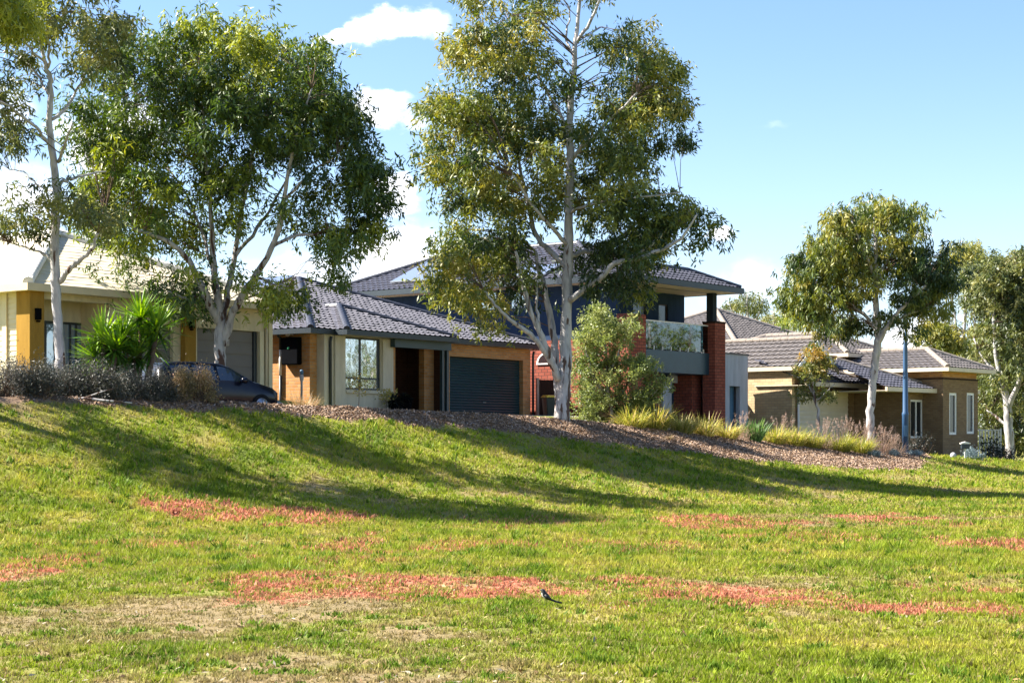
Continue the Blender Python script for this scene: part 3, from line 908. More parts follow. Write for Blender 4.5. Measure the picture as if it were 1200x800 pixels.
# frieze beam over the porch
mb.box(H1.a(50, b0), ag0 - .003, b0 + .02, b0 + .3, H1.z(350, f(52), b0), top)
mb.box(b0, aR, 13.8, 14, -.8, top)
mb.build('wall', M['cream'], r)
mb = MB()
for i in range(24):
    q = -.8 + i * (top + .8) / 24; hh = (top + .8) / 24
    mb.prism([(b0 - .0, q), (b0 + .018, q + hh), (b0 + .2, q + hh), (b0 + .2, q)], 'y', b0 + .62, 13.8)
mb.build('weatherboard_wall', M['cream_board'], r)
mb = MB(); mb.box(b0 - .05, b0 - .002, H1.b(9, b0), H1.b(4, b0), -.8, top)
mb.build('trim_board', M['cream_board'], r)
mb = MB(); mb.box(f(303) + .02, f(308), b0 - .05, b0 - .002, -.8, zd + .0); mb.build('trim_board', M['cream_board'], r)
mb = MB(); mb.box(f(313.5), aR - .01, b0 - .07, b0 - .002, -.8, top - .1)
mb.build('trim_board', M['cream_board'], r)
mb = MB(); mb.tube([(f(310.5), b0 - .06, -.8), (f(310.5), b0 - .06, top - .05)], .045, 8)
mb.build('downpipe', M['cream_trim'], r)
for (p0, p1, dep) in [(35, 52, .62), (217, 230, .55)]:
    mb = MB(); a0_ = H1.a(p0, b0 - .22); a1_ = H1.a(p1, b0 - .22)
    mb.box(a0_, a1_, b0 - .22, b0 - .22 + dep if p0 < 100 else b0 - .003, -.8, top if p0 < 100 else top - .4)
    mb.build('pillar', M['gold'], r, bevel=.015)
    lb = MB(); am = (a0_ + a1_) / 2; zl = H1.z(373, am, b0) if p0 < 100 else H1.z(383, am, b0)
    lb.box(am - .09, am + .09, b0 - .32, b0 - .222, zl - .05, zl + .28); lb.lathe([(.05, 0), (.07, .03), (.07, .05)], 10, (am, b0 - .27, zl - .12))
    lb.build('wall_lamp', M['black'], r, bevel=.01)
garage_door(r, f(231) + .01, f(303) - .14, b0 + .12, -.6, zd - .003, 'door_grey', .42, True)
garage_door(r, f(150) + .01, f(203) - .01, b0 + .12, -.6, zd - .003, 'door_grey', .42, True)
mb = MB(); mb.box(f(303) - .138, f(303) - .002, b0 + .08, b0 + .16, -.6, zd - .003); mb.build('door_jamb', M['frame_dark'], r)
wa0, wa1 = H1.a(52, b0 + 1.3), H1.a(112, b0 + 1.3)
window(r, wa0, wa1, b0 + 1.28, .05, zd, 'frame_dark', 'glass_blue', [H1.a(82, b0 + 1.3), H1.a(89, b0 + 1.3)], t=.07)
hip_roof(r, 0, aR + .35, 0, 14.4, ze, 23, 'tile_cream', 'cap_white', 'cream_trim', roll=False, soffit='gutter_cream', cap_r=.16, guth=.2)

# ---- house 2: tan brick house with the dark teal garage door
H2 = Frame(363, 63.2, 54, 2.83)
r = H2.root()
tag(r, 'single storey tan brick house with charcoal tiled roof and dark teal garage door', 'house', 'houses in a row behind the berm')
ze = 2.76; top = ze - .16
f = lambda px, b=0: H2.a(px, b)
aR = f(621.5)
ga0, ga1 = f(527), f(613)
zd = H2.z(417, ga0, 0)
mb = MB()
mb.box(0, f(381), 0, .23, -1, top)                                  # front brick return
mb.box(0, .23, .23, 13, -1, top)                                    # left wall
wall_a(mb, f(523), aR, 0, .23, -1, top, [(ga0, ga1, -1, zd)])
mb.box(aR - .23, aR, .23, 13, -1, top)
mb.box(0, aR, 13, 13.2, -1, top)
mb.box(f(497, .6), f(513, .6), .6, .85, -1, top)                    # brick pier beside the entry
mb.box(f(459.5, -.36), f(463, -.36), -.37, -.02, -1, top - .02)     # brick edge of the bay
mb.build('wall', M['brick_tan'], r)
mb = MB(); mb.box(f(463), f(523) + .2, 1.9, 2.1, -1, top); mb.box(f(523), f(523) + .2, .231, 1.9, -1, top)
mb.build('porch_wall', M['brick_brown_shade'], r)  # porch shade comes partly from the darkened brick colour
bb = -.35; A0, A1 = f(380, bb), f(459.5, bb)
w0, w1 = f(404, bb), f(446, bb); zw0, zw1 = H2.z(456, w0, bb), H2.z(394, w0, bb)
mb = MB(); wall_a(mb, A0, A1, bb, bb + .25, -1, top, [(w0, w1, zw0, zw1)])
mb.box(A0, A0 + .2, bb + .25, .0, -1, top); mb.box(A1 + .0, A1 + .2, bb + .36, 1.9, -1, top)
mb.box(f(391, bb), f(403, bb), bb - .08, bb - .002, -1, top - .02); mb.box(f(447, bb), f(459, bb), bb - .08, bb - .002, -1, top - .02)
mb.box(w0 - .02, w1 + .02, bb - .10, bb - .003, zw0 - .12, zw0 - .01)
mb.build('rendered_bay', M['stone_render'], r)
window(r, w0, w1, bb + .05, zw0, zw1, 'frame_dark', 'glass_bright', [w0 + (w1 - w0) * .46], [zw0 + (zw1 - zw0) * .22], t=.07)
garage_door(r, ga0 + .01, ga1 - .01, .18, -.8, zd - .003, 'door_teal', .105)
mb = MB()
for px in (518.0, 523.5):
    q = f(px, -.55); mb.box(q - .06, q + .06, -.61, -.49, -1, top - .14)
mb.build('porch_post', M['steel_blue'], r)
mb = MB(); mb.box(f(463, -.5) - .2, f(525, -.5), -.66, -.45, top - .30, top - .003); mb.build('porch_beam', M['steel_blue'], r)
for (a_, b_) in ((f(387, bb - .05), bb - .06), (f(623.5), -.05)):
    mb = MB(); mb.tube([(a_, b_, -1), (a_, b_, top - .25), (a_, b_ - .04, top - .06)], .05, 8); mb.build('downpipe', M['gutter_dark'], r)
mb = MB(); q = H2.b(330, 0); mb.tube([(-.06, q, -1), (-.06, q, 1.2)], .05, 8); mb.tube([(-.06, q, top - .5), (-.06, q, top - .1), (-.2, q, top)], .055, 8)
mb.build('downpipe', M['gutter_dark'], r)
mb = MB(); mb.tube([(-.06, q, 1.2), (-.06, q, top - .5)], .05, 8); mb.build('downpipe', M['lamp_white'], r)
mb = MB(); q0, q1 = H2.b(354, 0), H2.b(335, 0); z0_, z1_ = H2.z(427, 0, q0), H2.z(395, 0, q0)
mb.box(-.24, -.002, q0, q1, z0_, z1_)
mo = mb.build('meter_box', M['black'], r, bevel=.03)
mb = MB(); mb.tube([(-.262, (q0 + q1) / 2 + .03, (z0_ + z1_) / 2 + .1), (-.241, (q0 + q1) / 2 + .03, (z0_ + z1_) / 2 + .1)], .045, 12); mb.build('status_light', M['led'], mo)
mb = MB(); q = H2.b(342, 0); zl = H2.z(391, 0, q)
mb.tube([(-.02, q, zl), (-.14, q, zl + .03), (-.24, q, zl - .04)], [.05, .07, .09], 10); mb.box(-.03, -.002, q - .09, q + .09, zl - .06, zl + .2)
mb.build('security_light', M['lamp_white'], r)
mb = MB(); q = f(615, -.1); zl = H2.z(406, q, 0); mb.tube([(q, -.02, zl + .1), (q + .05, -.2, zl + .02), (q + .08, -.34, zl - .08)], [.04, .06, .1], 10); mb.build('security_light', M['lamp_white'], r)
hip_roof(r, -.4, aR + .35, -.4, 13.6, ze, 20.0, 'tile_char', 'cap_char', 'gutter_dark')
wr = f(536, -1.0)
hip_roof(r, f(381) + .05, wr, -.95, 10.5, ze - .012, 20.0, 'tile_char', 'cap_char', 'gutter_dark', name='wing_roof')
# solar panels far back on the left slope
tp = math.tan(R(20)); fz = lambda a, b: ze + (a + .4) * tp + .12
for k, (pa, pb) in enumerate(((268, 340), (292, 338))):
    a_, b_, z_ = H2.on_plane(pa, pb, fz)
    mb = MB(); su = Vector((math.cos(R(20)), 0, math.sin(R(20)))); vb = Vector((0, -1, 0)); nn = Vector((-math.sin(R(20)), 0, math.cos(R(20))))
    c0 = Vector((a_, b_, z_))
    def slab(mb, c0, w_, h_, t0, t1):
        q = [c0, c0 + vb * w_, c0 + vb * w_ + su * h_, c0 + su * h_]
        mb.add([p + nn * t0 for p in q] + [p + nn * t1 for p in q], [(0, 1, 2, 3), (7, 6, 5, 4), (0, 4, 5, 1), (1, 5, 6, 2), (2, 6, 7, 3), (3, 7, 4, 0)])
    slab(mb, c0, 1.0, 1.65, .0, .04)
    p = mb.build('solar_panel', M['panel_frame'], r)
    mb = MB(); slab(mb, c0 + vb * .03 + su * .03, .94, 1.59, .041, .05); mb.build('cells', M['panel'], p)

# ---- house 3: two storeys, red brick and slate blue render, balcony
H3 = Frame(737, 73, 52, 2.25)
r = H3.root()
tag(r, 'two storey red brick and slate blue house with a glass balcony', 'house', 'houses in a row behind the berm')
f = lambda px, b=0: H3.a(px, b)
ze = wz(343, 79.5) - 2.25 + .1; top = ze - .18
zb = H3.z(402, 0, 7.5)                      # top of the brick storey
DP = 15.6
a757 = f(757); a838 = f(838); a850 = f(850); a802 = f(802, 1.9); aE = f(868, -.6)
zp = H3.z(369, a757, 0); zpil = H3.z(378, a838, 0)
mb = MB(); mb.box(0, .25, .6, DP, -1, zb); mb.build('wall', M['brick_red'], r)
mb = MB(); mb.box(0, a757, 0, .6, -1, zp); mb.build('brick_pier', M['brick_red'], r)
mb = MB(); mb.box(a838, a850, 0, .62, -1, zpil); pi_ = mb.build('pillar', M['brick_red'], r)
mb = MB(); mb.box(a838 - .02, a850 + .02, -.02, .64, zpil + .001, zpil + .07); mb.build('pillar_cap', M['timber_dark'], pi_)
mb = MB(); mb.box(a838 + .08, a838 + .40, .16, .48, zpil + .071, top); mb.build('porch_post', M['wall_char'], r)
mb = MB()
mb.box(.04, .24, .62, DP, zb + .002, top)
wall_a(mb, .242, a802, 1.9, 2.1, 0, top, [(f(742, 1.9), f(758, 1.9), 3.1, top - .5), (f(772, 1.9), f(783, 1.9), 3.1, top - .5)])
mb.box(a802 - .2, a802, 2.1, DP, 0, top); mb.box(.04, a802, DP, DP + .2, -1, top)
mb.build('upper_wall', M['wall_blue'], r)
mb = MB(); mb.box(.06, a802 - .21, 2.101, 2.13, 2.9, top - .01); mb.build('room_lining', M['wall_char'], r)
window(r, f(742, 1.9), f(758, 1.9), 1.95, 3.1, top - .5, 'frame_dark', 'glass_dark')
window(r, f(772, 1.9), f(783, 1.9), 1.95, 3.1, top - .5, 'door_brown', 'glass_dark')
for (p0, p1) in ((560, 584), (600, 618)):
    q0, q1 = H3.b(p1, .04), H3.b(p0, .04)
    fr = MB(); z0_, z1_ = zb + 1.35, zb + 2.2
    fr.box(-.03, .038, q0, q1, z0_, z1_); f0 = fr.build('window', M['frame_dark'], r)
    pn = MB(); pn.box(-.04, -.031, q0 + .06, q1 - .06, z0_ + .06, z1_ - .06); pn.build('pane', M['glass_blue'], f0)
# balcony
am = f(795, .3); zs0, zs1, zr_ = H3.z(437, am, .3) + .0, H3.z(411.5, am, .3), H3.z(379, am, .3)
mb = MB(); mb.box(a757 + .002, f(833, .3), .3, 1.898, zs0, zs1); bal = mb.build('balcony', M['slab_blue'], r)
mb = MB(); mb.box(a757 + .01, f(833, .3) - .02, .36, .375, zs1 + .04, zr_); mb.build('glass_panel', M['balustrade'], bal)
mb = MB(); mb.box(a757 + .004, f(833, .3) - .004, .34, .395, zr_ + .001, zr_ + .05); mb.build('handrail', M['frame_white'], bal)
for px in (770, 790.5, 811):
    q = f(px, .36); mb = MB(); mb.box(q - .04, q + .04, .385, .44, zs1, zr_); mb.build('baluster', M['frame_dark'], bal)
for px in (766, 776, 786, 796.5, 806, 815, 824):
    q = f(px, .36); mb = MB(); mb.box(q - .025, q + .025, .33, .40, zs1, zs1 + .16); mb.build('glass_clamp', M['frame_white'], bal)
# under the balcony
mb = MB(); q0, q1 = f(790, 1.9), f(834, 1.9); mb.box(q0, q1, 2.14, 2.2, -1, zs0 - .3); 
mb.build('garage_wall', M['brick_brown_shade'], r)
garage_door(r, q0 + .05, q1 - .5, 2.09, -.8, zs0 - .62, 'door_brown', .25)
mb = MB(); mb.box(f(786, 1.7), f(821, 1.7), 1.7, 1.88, zs0 - .33, zs0 - .004); mb.box(f(777, 1.4), f(787, 1.4), 1.4, 1.88, -1, zs0 - .34)
mb.build('lintel', M['pale_grey'], r)
mb = MB(); mb.box(a757 + .002, f(777, 1.4) - .002, 1.5, 1.7, -1, zs0 - .01); mb.box(a838 - .3, a838 + .5, 1.0, 2.6, -1, zpil - .3); mb.build('inner_wall', M['brick_red'], r)
# pale rendered side block with doorway
q0, q1 = a850 + .002, f(876.5, .3); zt = H3.z(414, q0, .3); d0, d1 = f(855, .3), f(867, .3)
mb = MB(); wall_a(mb, q0, q1, .3, .5, -1, zt, [(d0, d1, -1, H3.z(452, d0, .3))])
mb.box(q1 - .2, q1, .5, 2.2, -1, zt); mb.box(q0, q1 - .2, 2.0, 2.2, -1, zt); mb.box(q0, q1 - .2, .5, 2.0, zt - .3, zt - .1)
mb.build('side_wall', M['pale_grey'], r)
mb = MB(); mb.box(q0 - .04, q1 + .04, .26, .52, zt + .001, zt + .06); mb.box(q1 - .22, q1 + .04, .521, 2.22, zt + .001, zt + .058); mb.build('parapet_cap', M['frame_dark'], r)
mb = MB(); mb.box(d0 + .01, d1 - .35, .9, .95, -1, H3.z(452, d0, .3)); mb.build('door', M['door_brown'], r)
mb = MB(); mb.box(d1 - .34, d1 - .02, .6, .66, -1, H3.z(452, d0, .3) - .004); mb.build('door_panel', M['blue_grey'], r)
hip_roof(r, -.95, a802 + .6, .6, DP + .6, ze + .012, 24, 'tile_dark', 'cap_char', 'gutter_dark', guth=.22)
hip_roof(r, -.95, aE, -.6, 2.7, ze, 24, 'tile_dark', 'cap_char', 'gutter_dark', guth=.22, name='balcony_roof')
# arched window on the brick side wall
q = H3.b(641, 0); zq = H3.z(427, 0, q)
pts = [(q + .52 * math.cos(t_), zq + .5 * math.sin(t_)) for t_ in np.linspace(0, math.pi, 13)]
mb = MB(); mb.prism(pts, 'x', -.05, -.002); wn = mb.build('arched_window', M['frame_white'], r)
pts = [(q + .42 * math.cos(t_), zq + .07 + .36 * math.sin(t_)) for t_ in np.linspace(0, math.pi, 13)]
mb = MB(); mb.prism(pts, 'x', -.056, -.051); mb.build('pane', M['glass'], wn)
pit = R(24); tp = math.tan(pit); fz = lambda a, b: ze + (a + .95) * tp + .12
su = Vector((math.cos(pit), 0, math.sin(pit))); nn = Vector((-math.sin(pit), 0, math.cos(pit)))
for (pl, pr, pyb, pyt) in ((457, 482, 331.5, 310.5), (483, 512, 330, 309), (592, 612, 325, 314), (613, 636, 324.5, 313.5)):
    a_, b_, z_ = H3.on_plane(pl, pyb, fz); a2, b2, z2 = H3.on_plane(pr, pyb, fz); a3, _, _ = H3.on_plane(pl, pyt, fz)
    w_ = b_ - b2; h_ = max(.9, (a3 - a_) / math.cos(pit)); c0 = Vector((a_, b_, z_))
    mb = MB(); slab(mb, c0, w_ - .05, h_, 0, .05); p = mb.build('solar_panel', M['panel_frame'], r)
    mb = MB(); slab(mb, c0 + vb * .04 + su * .04, w_ - .13, h_ - .08, .051, .06); mb.build('cells', M['panel'], p)

# ---- house 4: sand brick house with cream garage door, at the right
H4 = Frame(928, 80.5, 49, 1.75)
r = H4.root()
tag(r, 'low sand brick house with cream garage door and square window tower at right', 'house', 'houses in a row behind the berm')
f = lambda px, b=0: H4.a(px, b)
zL = H4.z(430, -.35, 1.0)                 # left eave
zA = H4.z(449, 2.5, -.8)                  # low front eave
gw = 5.7
mb = MB(); mb.box(0, .23, .0, 11, -1.2, zL - .05); mb.build('side_wall', M['brick_cream'], r)
zd = H4.z(457.5, f(935), 0)
g0, g1 = f(935), f(997)
mb = MB(); wall_a(mb, .232, gw, 0, .23, -1.2, zA + .35, [(g0, g1, -1.2, zd)]); mb.box(gw - .23, gw, .231, 1.6, -1.2, zA)
mb.build('garage_wall', M['brick_sand_shade'], r)
garage_door(r, g0 + .01, g1 - .02, .14, -1, zd - .003, 'door_cream', .21)
mb = MB(); mb.tube([(.42, -.07, -1), (.42, -.07, zA - .15)], .05, 8); mb.build('downpipe', M['frame_white'], r)
# raised centre with brick band
zU = H4.z(414, f(993, 1.5), 1.5)
aU = f(993, 1.5)
mb = MB(); mb.box(gw, 12, 2.0, 2.2, -1.2, zU - .1); mb.box(aU + .45, aU + .65, 2.2, 9.5, 0, zU - .1); mb.box(0, 14, 11, 11.2, -1.2, zL - .1)
mb.box(aU + .45, 11.7, 1.9, 1.998, zA + .4, zU - .12)
mb.build('wall', M['brick_sand_shade'], r)
hip_roof(r, aU, aU + 5.4, 1.5, 10.5, zU, 23, 'tile_grey', 'cap_pale', 'gutter_cream', cap_r=.13)
# gabled garage roof, ridge running back
apx = f(957, -.25); za = H4.z(397, apx, -.25); aL_ = -.10; aRr = apx + (apx - aL_)
mb = MB()
roof_slope(mb, (aL_, 10.2, zL), (aL_, -.3, zL), (apx, 10.2, za), (apx, -.3, za)); roof_slope(mb, (aRr, -.3, zL), (aRr, 10.2, zL), (apx, -.3, za), (apx, 10.2, za))
ro = mb.build('gable_roof', M['tile_grey'], r)
mb = MB(); cap_line(mb, (apx, -.3, za + .04), (apx, 10.2, za + .04)); mb.build('ridge_cap', M['cap_pale'], ro)
mb = MB(); mb.box(aL_ - .1, aL_, -.3, 10.2, zL - .17, zL + .01); mb.build('gutter', M['gutter_cream'], ro)
mb = MB()
for (x0, x1) in ((aL_, apx), (aRr, apx)):
    zz0, zz1 = zL - .03, za - .03
    mb.prism([(x0, zz0 - .24), (x0, zz0), (x1, zz1), (x1, zz1 - .26)], 'y', -.36, -.30)
mb.build('barge_board', M['frame_white'], ro)
mb = MB(); mb.prism([(aL_ + .5, zL), (aRr - .5, zL), (apx, za - .3)], 'y', -.0, .2); mb.build('gable_wall', M['timber_dark'], r)
# apron roof across the garage front and the entry
def apron(a0, a1, b_front, b_back, z, name='apron_roof', left=False, right=True, tile='tile_dark'):  # default dark tile puts the shading of these low slopes into colour
    mb = MB(); run = b_back - b_front; h = run * math.tan(R(21))
    tl = a0 + (run if left else 0); tr = a1 - (run if right else 0)
    roof_slope(mb, (a0, b_front, z), (a1, b_front, z), (tl, b_back, z + h), (tr, b_back, z + h))
    if right: roof_slope(mb, (a1, b_front, z), (a1, b_back, z), (tr, b_back, z + h), (tr, b_back, z + h))
    if left: roof_slope(mb, (a0, b_back, z), (a0, b_front, z), (tl, b_back, z + h), (tl, b_back, z + h))
    o = mb.build(name, M[tile], r)
    if right or left:
        c2 = MB()
        if right: cap_line(c2, (a1, b_front, z + .04), (tr, b_back, z + h + .04), .1)
        if left: cap_line(c2, (a0, b_front, z + .04), (tl, b_back, z + h + .04), .1)
        c2.build('ridge_cap', M['cap_pale'], o)
    g = MB(); g.box(a0 - .05, a1 + .1, b_front - .11, b_front, z - .17, z + .02)
    if right: g.box(a1, a1 + .1, b_front + .002, b_back, z - .17, z + .02)
    g.build('gutter', M['gutter_cream'], o)
    s_ = MB(); s_.box(a0, a1 - .003, b_front + .002, b_back, z - .15, z - .13); s_.build('soffit', M['soffit'], o)
    return o
apron(-.1, gw + .6, -.75, 1.9, zA)
ww0, ww1 = f(1058, -2.5), f(1087, -2.5)
zW = H4.z(456, ww1 - .8, -3.0)
apron(ww0 - 2.6, ww1 + .35, -3.1, .4, zW)
tw0 = f(1105, -3.5); tw1 = f(1146, -3.5)
mb = MB(); wq0, wq1 = f(1067, -2.5), f(1081.5, -2.5); zq = H4.z(468, wq0, -2.5); zq0 = H4.z(513, wq0, -2.5)
wall_a(mb, ww0, tw0 + .1, -2.5, -2.28, -1.5, zW - .14, [(wq0, wq1, zq0, zq)]); mb.box(ww0, ww0 + .22, -2.279, 2.0, -1.5, zW - .14)
mb.build('entry_wall', M['brick_sand_shade'], r)
window(r, wq0, wq1, -2.46, zq0, zq, 'frame_white', 'glass_dark', [(wq0 + wq1) / 2 + .02], t=.09)
mb = MB(); mb.box(gw + .002, 8.0, 1.2, 1.4, -1.2, zA - .1); mb.build('porch_wall', M['brick_brown_shade'], r)  # shaded entry brick, its shade painted as a darker brick
# window tower
zT = H4.z(431, tw0, -3.9); zbw = H4.z(444, tw0, -3.5)
mb = MB(); ops = []
for (p0, p1) in ((1112.5, 1121.5), (1133, 1142)):
    ops.append((f(p0, -3.5), f(p1, -3.5), H4.z(509 if p0 < 1120 else 508, f(p0, -3.5), -3.5), H4.z(460, f(p0, -3.5), -3.5)))
wall_a(mb, tw0, tw1, -3.5, -3.27, -1.6, zbw, ops); mb.box(tw0, tw0 + .23, -3.269, 4, -1.6, zbw); mb.box(tw1 - .23, tw1, -3.269, 4, -1.6, zbw)
mb.build('tower_wall', M['brick_sand_shade'], r)
mb = MB(); mb.box(tw0 - .03, tw1 + .03, -3.53, 4, zbw + .001, zbw + .07); mb.build('brick_band', M['timber_dark'], r)
mb = MB(); mb.box(tw0 + .05, tw1 - .05, -3.45, 4, zbw + .071, zT - .1); mb.build('upper_wall', M['brick_tan'], r)
for o in ops: window(r, o[0], o[1], -3.47, o[2], o[3], 'frame_white', 'glass_dark', t=.11, dep=.1)
hip_roof(r, tw0 - .5, tw1 + .55, -4.0, 5.2, zT, 23, 'tile_grey', 'cap_pale', 'gutter_cream', cap_r=.13)
# low wing right of the tower
mb = MB(); zR = H4.z(457, tw1 + 1.0, -2.4); mb.box(tw1 + .002, tw1 + .9, -1.7, 4, -1.6, zR - .14); mb.build('right_wall', M['brick_cream'], r)
apron(tw1 + .01, tw1 + 1.9, -2.5, .6, zR, right=True, tile='tile_grey')

# ---- house 5: only its roof shows between its neighbours
H5 = Frame(869, 96, 47, 2.2)
r = H5.root()
tag(r, 'house further back whose grey tiled roof shows behind the balcony', 'house')
ze5 = H5.z(412, 0, 0)
hip_roof(r, 0, 13, 0, 13, ze5, 23.5, 'tile_grey', 'cap_pale', 'gutter_cream', cap_r=.15)
mb = MB(); mb.box(.5, 12.5, .5, .7, -1.5, ze5 - .16); mb.box(.5, .7, .71, 12.5, -1.5, ze5 - .16); mb.box(12.3, 12.5, .71, 12.5, -1.5, ze5 - .16); mb.box(.5, 12.5, 12.51, 12.7, -1.5, ze5 - .16)
mb.build('wall', M['brick_cream'], r)


# ------------------------------------------------------------------ vegetation
def unit(v): return v / np.maximum(np.linalg.norm(v, axis=-1, keepdims=True), 1e-9)


def leaf_quads(P, D, ln, wd):
    n = len(P); Rn = rng.normal(size=(n, 3)); Wv = unit(np.cross(D, Rn))
    mid = P + D * (ln * .45)[:, None]; tip = P + D * ln[:, None]
    V = np.stack([P, mid - Wv * (wd / 2)[:, None], tip, mid + Wv * (wd / 2)[:, None]], 1)
    return V.reshape(-1, 3)


def blades(P, D, ln, wd, droop):
    """arching strap leaves: 3 quads each"""
    n = len(P); Wv = unit(np.cross(D, np.array((0, 0, 1.0)) + rng.normal(size=(n, 3)) * .15))
    V = []
    for t_, wf in ((0, .6), (.35, 1), (.7, .75), (1, .06)):
        c_ = P + D * (ln * t_)[:, None]; c_[:, 2] -= droop * ln * t_ * t_
        V.append(c_ - Wv * (wd * wf / 2)[:, None]); V.append(c_ + Wv * (wd * wf / 2)[:, None])
    V = np.stack(V, 1).reshape(-1, 3)
    b_ = (np.arange(n) * 8)[:, None, None]
    q = np.array([[0, 1, 3, 2], [2, 3, 5, 4], [4, 5, 7, 6]])[None]
    return V, (b_ + q).reshape(-1, 4)


def catmull(pts, sub=4):
    P = [np.array(p, float) for p in pts]; P = [2 * P[0] - P[1]] + P + [2 * P[-1] - P[-2]]
    out = []
    for i in range(1, len(P) - 2):
        for k in range(sub):
            t_ = k / sub
            out.append(.5 * ((2 * P[i]) + (-P[i - 1] + P[i + 1]) * t_ + (2 * P[i - 1] - 5 * P[i] + 4 * P[i + 1] - P[i + 2]) * t_ ** 2 + (-P[i - 1] + 3 * P[i] - 3 * P[i + 1] + P[i + 2]) * t_ ** 3))
    out.append(P[-2]); return out


def gum(name, label, base, Y, trunk, limbs, blobs, leaf, bark='bark', n_leaf=30000, ln=.16, wd=.028, Rc=3.0, cat='tree', group=None, per=260, droop=.8, clump=.46, twig_r=.014, thick=1.0, cover=.85):
    s = F / Y
    X0, Z0 = wx(base, Y), float(gz(wx(base, Y), Y)) - .12
    root = empty(name, (X0, Y, Z0)); tag(root, label, cat, group)
    def w2(px, py, dy=0): return np.array((wx(px, Y) - X0, dy, wz(py, Y) - Z0))
    mb = MB(); nodes = []
    allp = [[(p[0], p[1], 0, p[2]) for p in trunk]] + limbs
    for li, pl in enumerate(allp):
        pts = catmull([np.append(w2(p[0], p[1], p[2]), p[3] / s) for p in pl], 5)
        pp = [Vector(p[:3]) + Vector(rng.normal(0, .018, 3)) * (1 if 0 < i < len(pts) - 1 else 0) for i, p in enumerate(pts)]
        rr = [max(.008, p[3] * (1 + rng.normal(0, .04))) for p in pts]
        if li == 0:
            pp[0].z = -.3; rr = [q * thick for q in rr]; rr[0] *= 1.15; rr[1] *= 1.03
        else: rr = [q * (thick * .8 + .12) for q in rr]
        mb.tube(pp, rr, 10 if rr[0] > .06 else 6)
        for i, p in enumerate(pp):
            if li > 0 or i > len(pp) * .35: nodes.append((p, rr[i]))
    NB = np.array([tuple(n_[0]) for n_ in nodes if n_[1] > .045])
    # sub-clumps of foliage
    area = sum(b_[2] * b_[3] for b_ in blobs); ncl = max(12, int(n_leaf / per))
    cx = np.mean([b_[0] for b_ in blobs]); hw = max(abs(b_[0] - cx) + b_[2] for b_ in blobs)
    C_, T_ = [], []
    for b_ in blobs:
        k = max(2, int(ncl * b_[2] * b_[3] / area * (b_[4] if len(b_) > 4 else 1)))
        tb = b_[5] if len(b_) > 5 else rng.uniform(.25, .6)
        for _ in range(k):
            th = rng.uniform(0, 2 * np.pi); q = math.sqrt(rng.uniform(.0, 1))
            sh = .65 * clump * s
            px, py = b_[0] + max(.45 * b_[2], b_[2] - sh) * q * math.cos(th), b_[1] - .25 * sh + max(.45 * b_[3], b_[3] - sh) * q * math.sin(th)
            dd_ = rng.uniform(-1, 1) * Rc * math.sqrt(max(.12, 1 - ((px - cx) / hw) ** 2))
            cw = w2(px, py, dd_)
            dn_ = np.hypot(NB[:, 0] - cw[0], NB[:, 2] - cw[2]); j = int(np.argmin(dn_))
            if dn_[j] < .42 and cw[1] < NB[j, 1] + .1 and rng.random() < cover: continue
            C_.append(cw); T_.append(np.clip(tb + rng.normal(0, .22), 0, 1))
    C_ = np.array(C_); T_ = np.array(T_); nc_ = len(C_)
    NP = np.array([tuple(n_[0]) for n_ in nodes])
    for c_ in C_:
        dv = NP - c_; cost = np.linalg.norm(dv, axis=1) + 1.2 * np.maximum(0, dv[:, 2] + .1)
        i = int(np.argmin(cost)); p = NP[i]; dist = np.linalg.norm(c_ - p)
        if dist < .15: continue
        r0 = min(nodes[i][1] * .6, twig_r * (.6 + .35 * dist))
        m1 = p + (c_ - p) * .4 + np.array((0, 0, .16 * dist)) + rng.normal(0, .05 * dist, 3)
        m2 = p + (c_ - p) * .75 + np.array((0, 0, .13 * dist)) + rng.normal(0, .05 * dist, 3)
        mb.tube([p, m1, m2, c_], [r0, r0 * .7, r0 * .45, r0 * .2], 4, 1, cap=False)
    mb.build('trunk', [M[bark], M['twig']], root)
    # leaves hang in little strands inside each clump
    n = nc_ * per; ci = np.repeat(np.arange(nc_), per)
    rad = clump * (.6 + .8 * rng.random(nc_)); 
    strands = max(6, per // 15)
    st = rng.normal(size=(nc_, strands, 3)) * np.array((.72, .72, .46))
    si = rng.integers(0, strands, n)
    ctr = C_[ci] + st[ci, si] * rad[ci][:, None]
    down = rng.random(n) * .20 * (clump / .36)
    P = ctr + rng.normal(size=(n, 3)) * .062 * (clump / .36); P[:, 2] -= down
    D = unit(np.array((0, 0, -1.0)) * droop + rng.normal(size=(n, 3)) * .72 + unit(st[ci, si] + 1e-6) * .25)
    V = leaf_quads(P, D, ln * (.65 + .7 * rng.random(n)), wd * (.7 + .6 * rng.random(n)))
    sv_ = rng.normal(0, .14, (nc_, strands))
    tint = np.clip(T_[ci] + sv_[ci, si] + rng.normal(0, .05, n), 0, 1)
    me = np_mesh('crown', V, np.arange(n * 4).reshape(-1, 4), np.repeat(tint, 4))
    link_mesh('crown', me, M[leaf], root)
    return root


GT = 'tall gum trees along the berm'
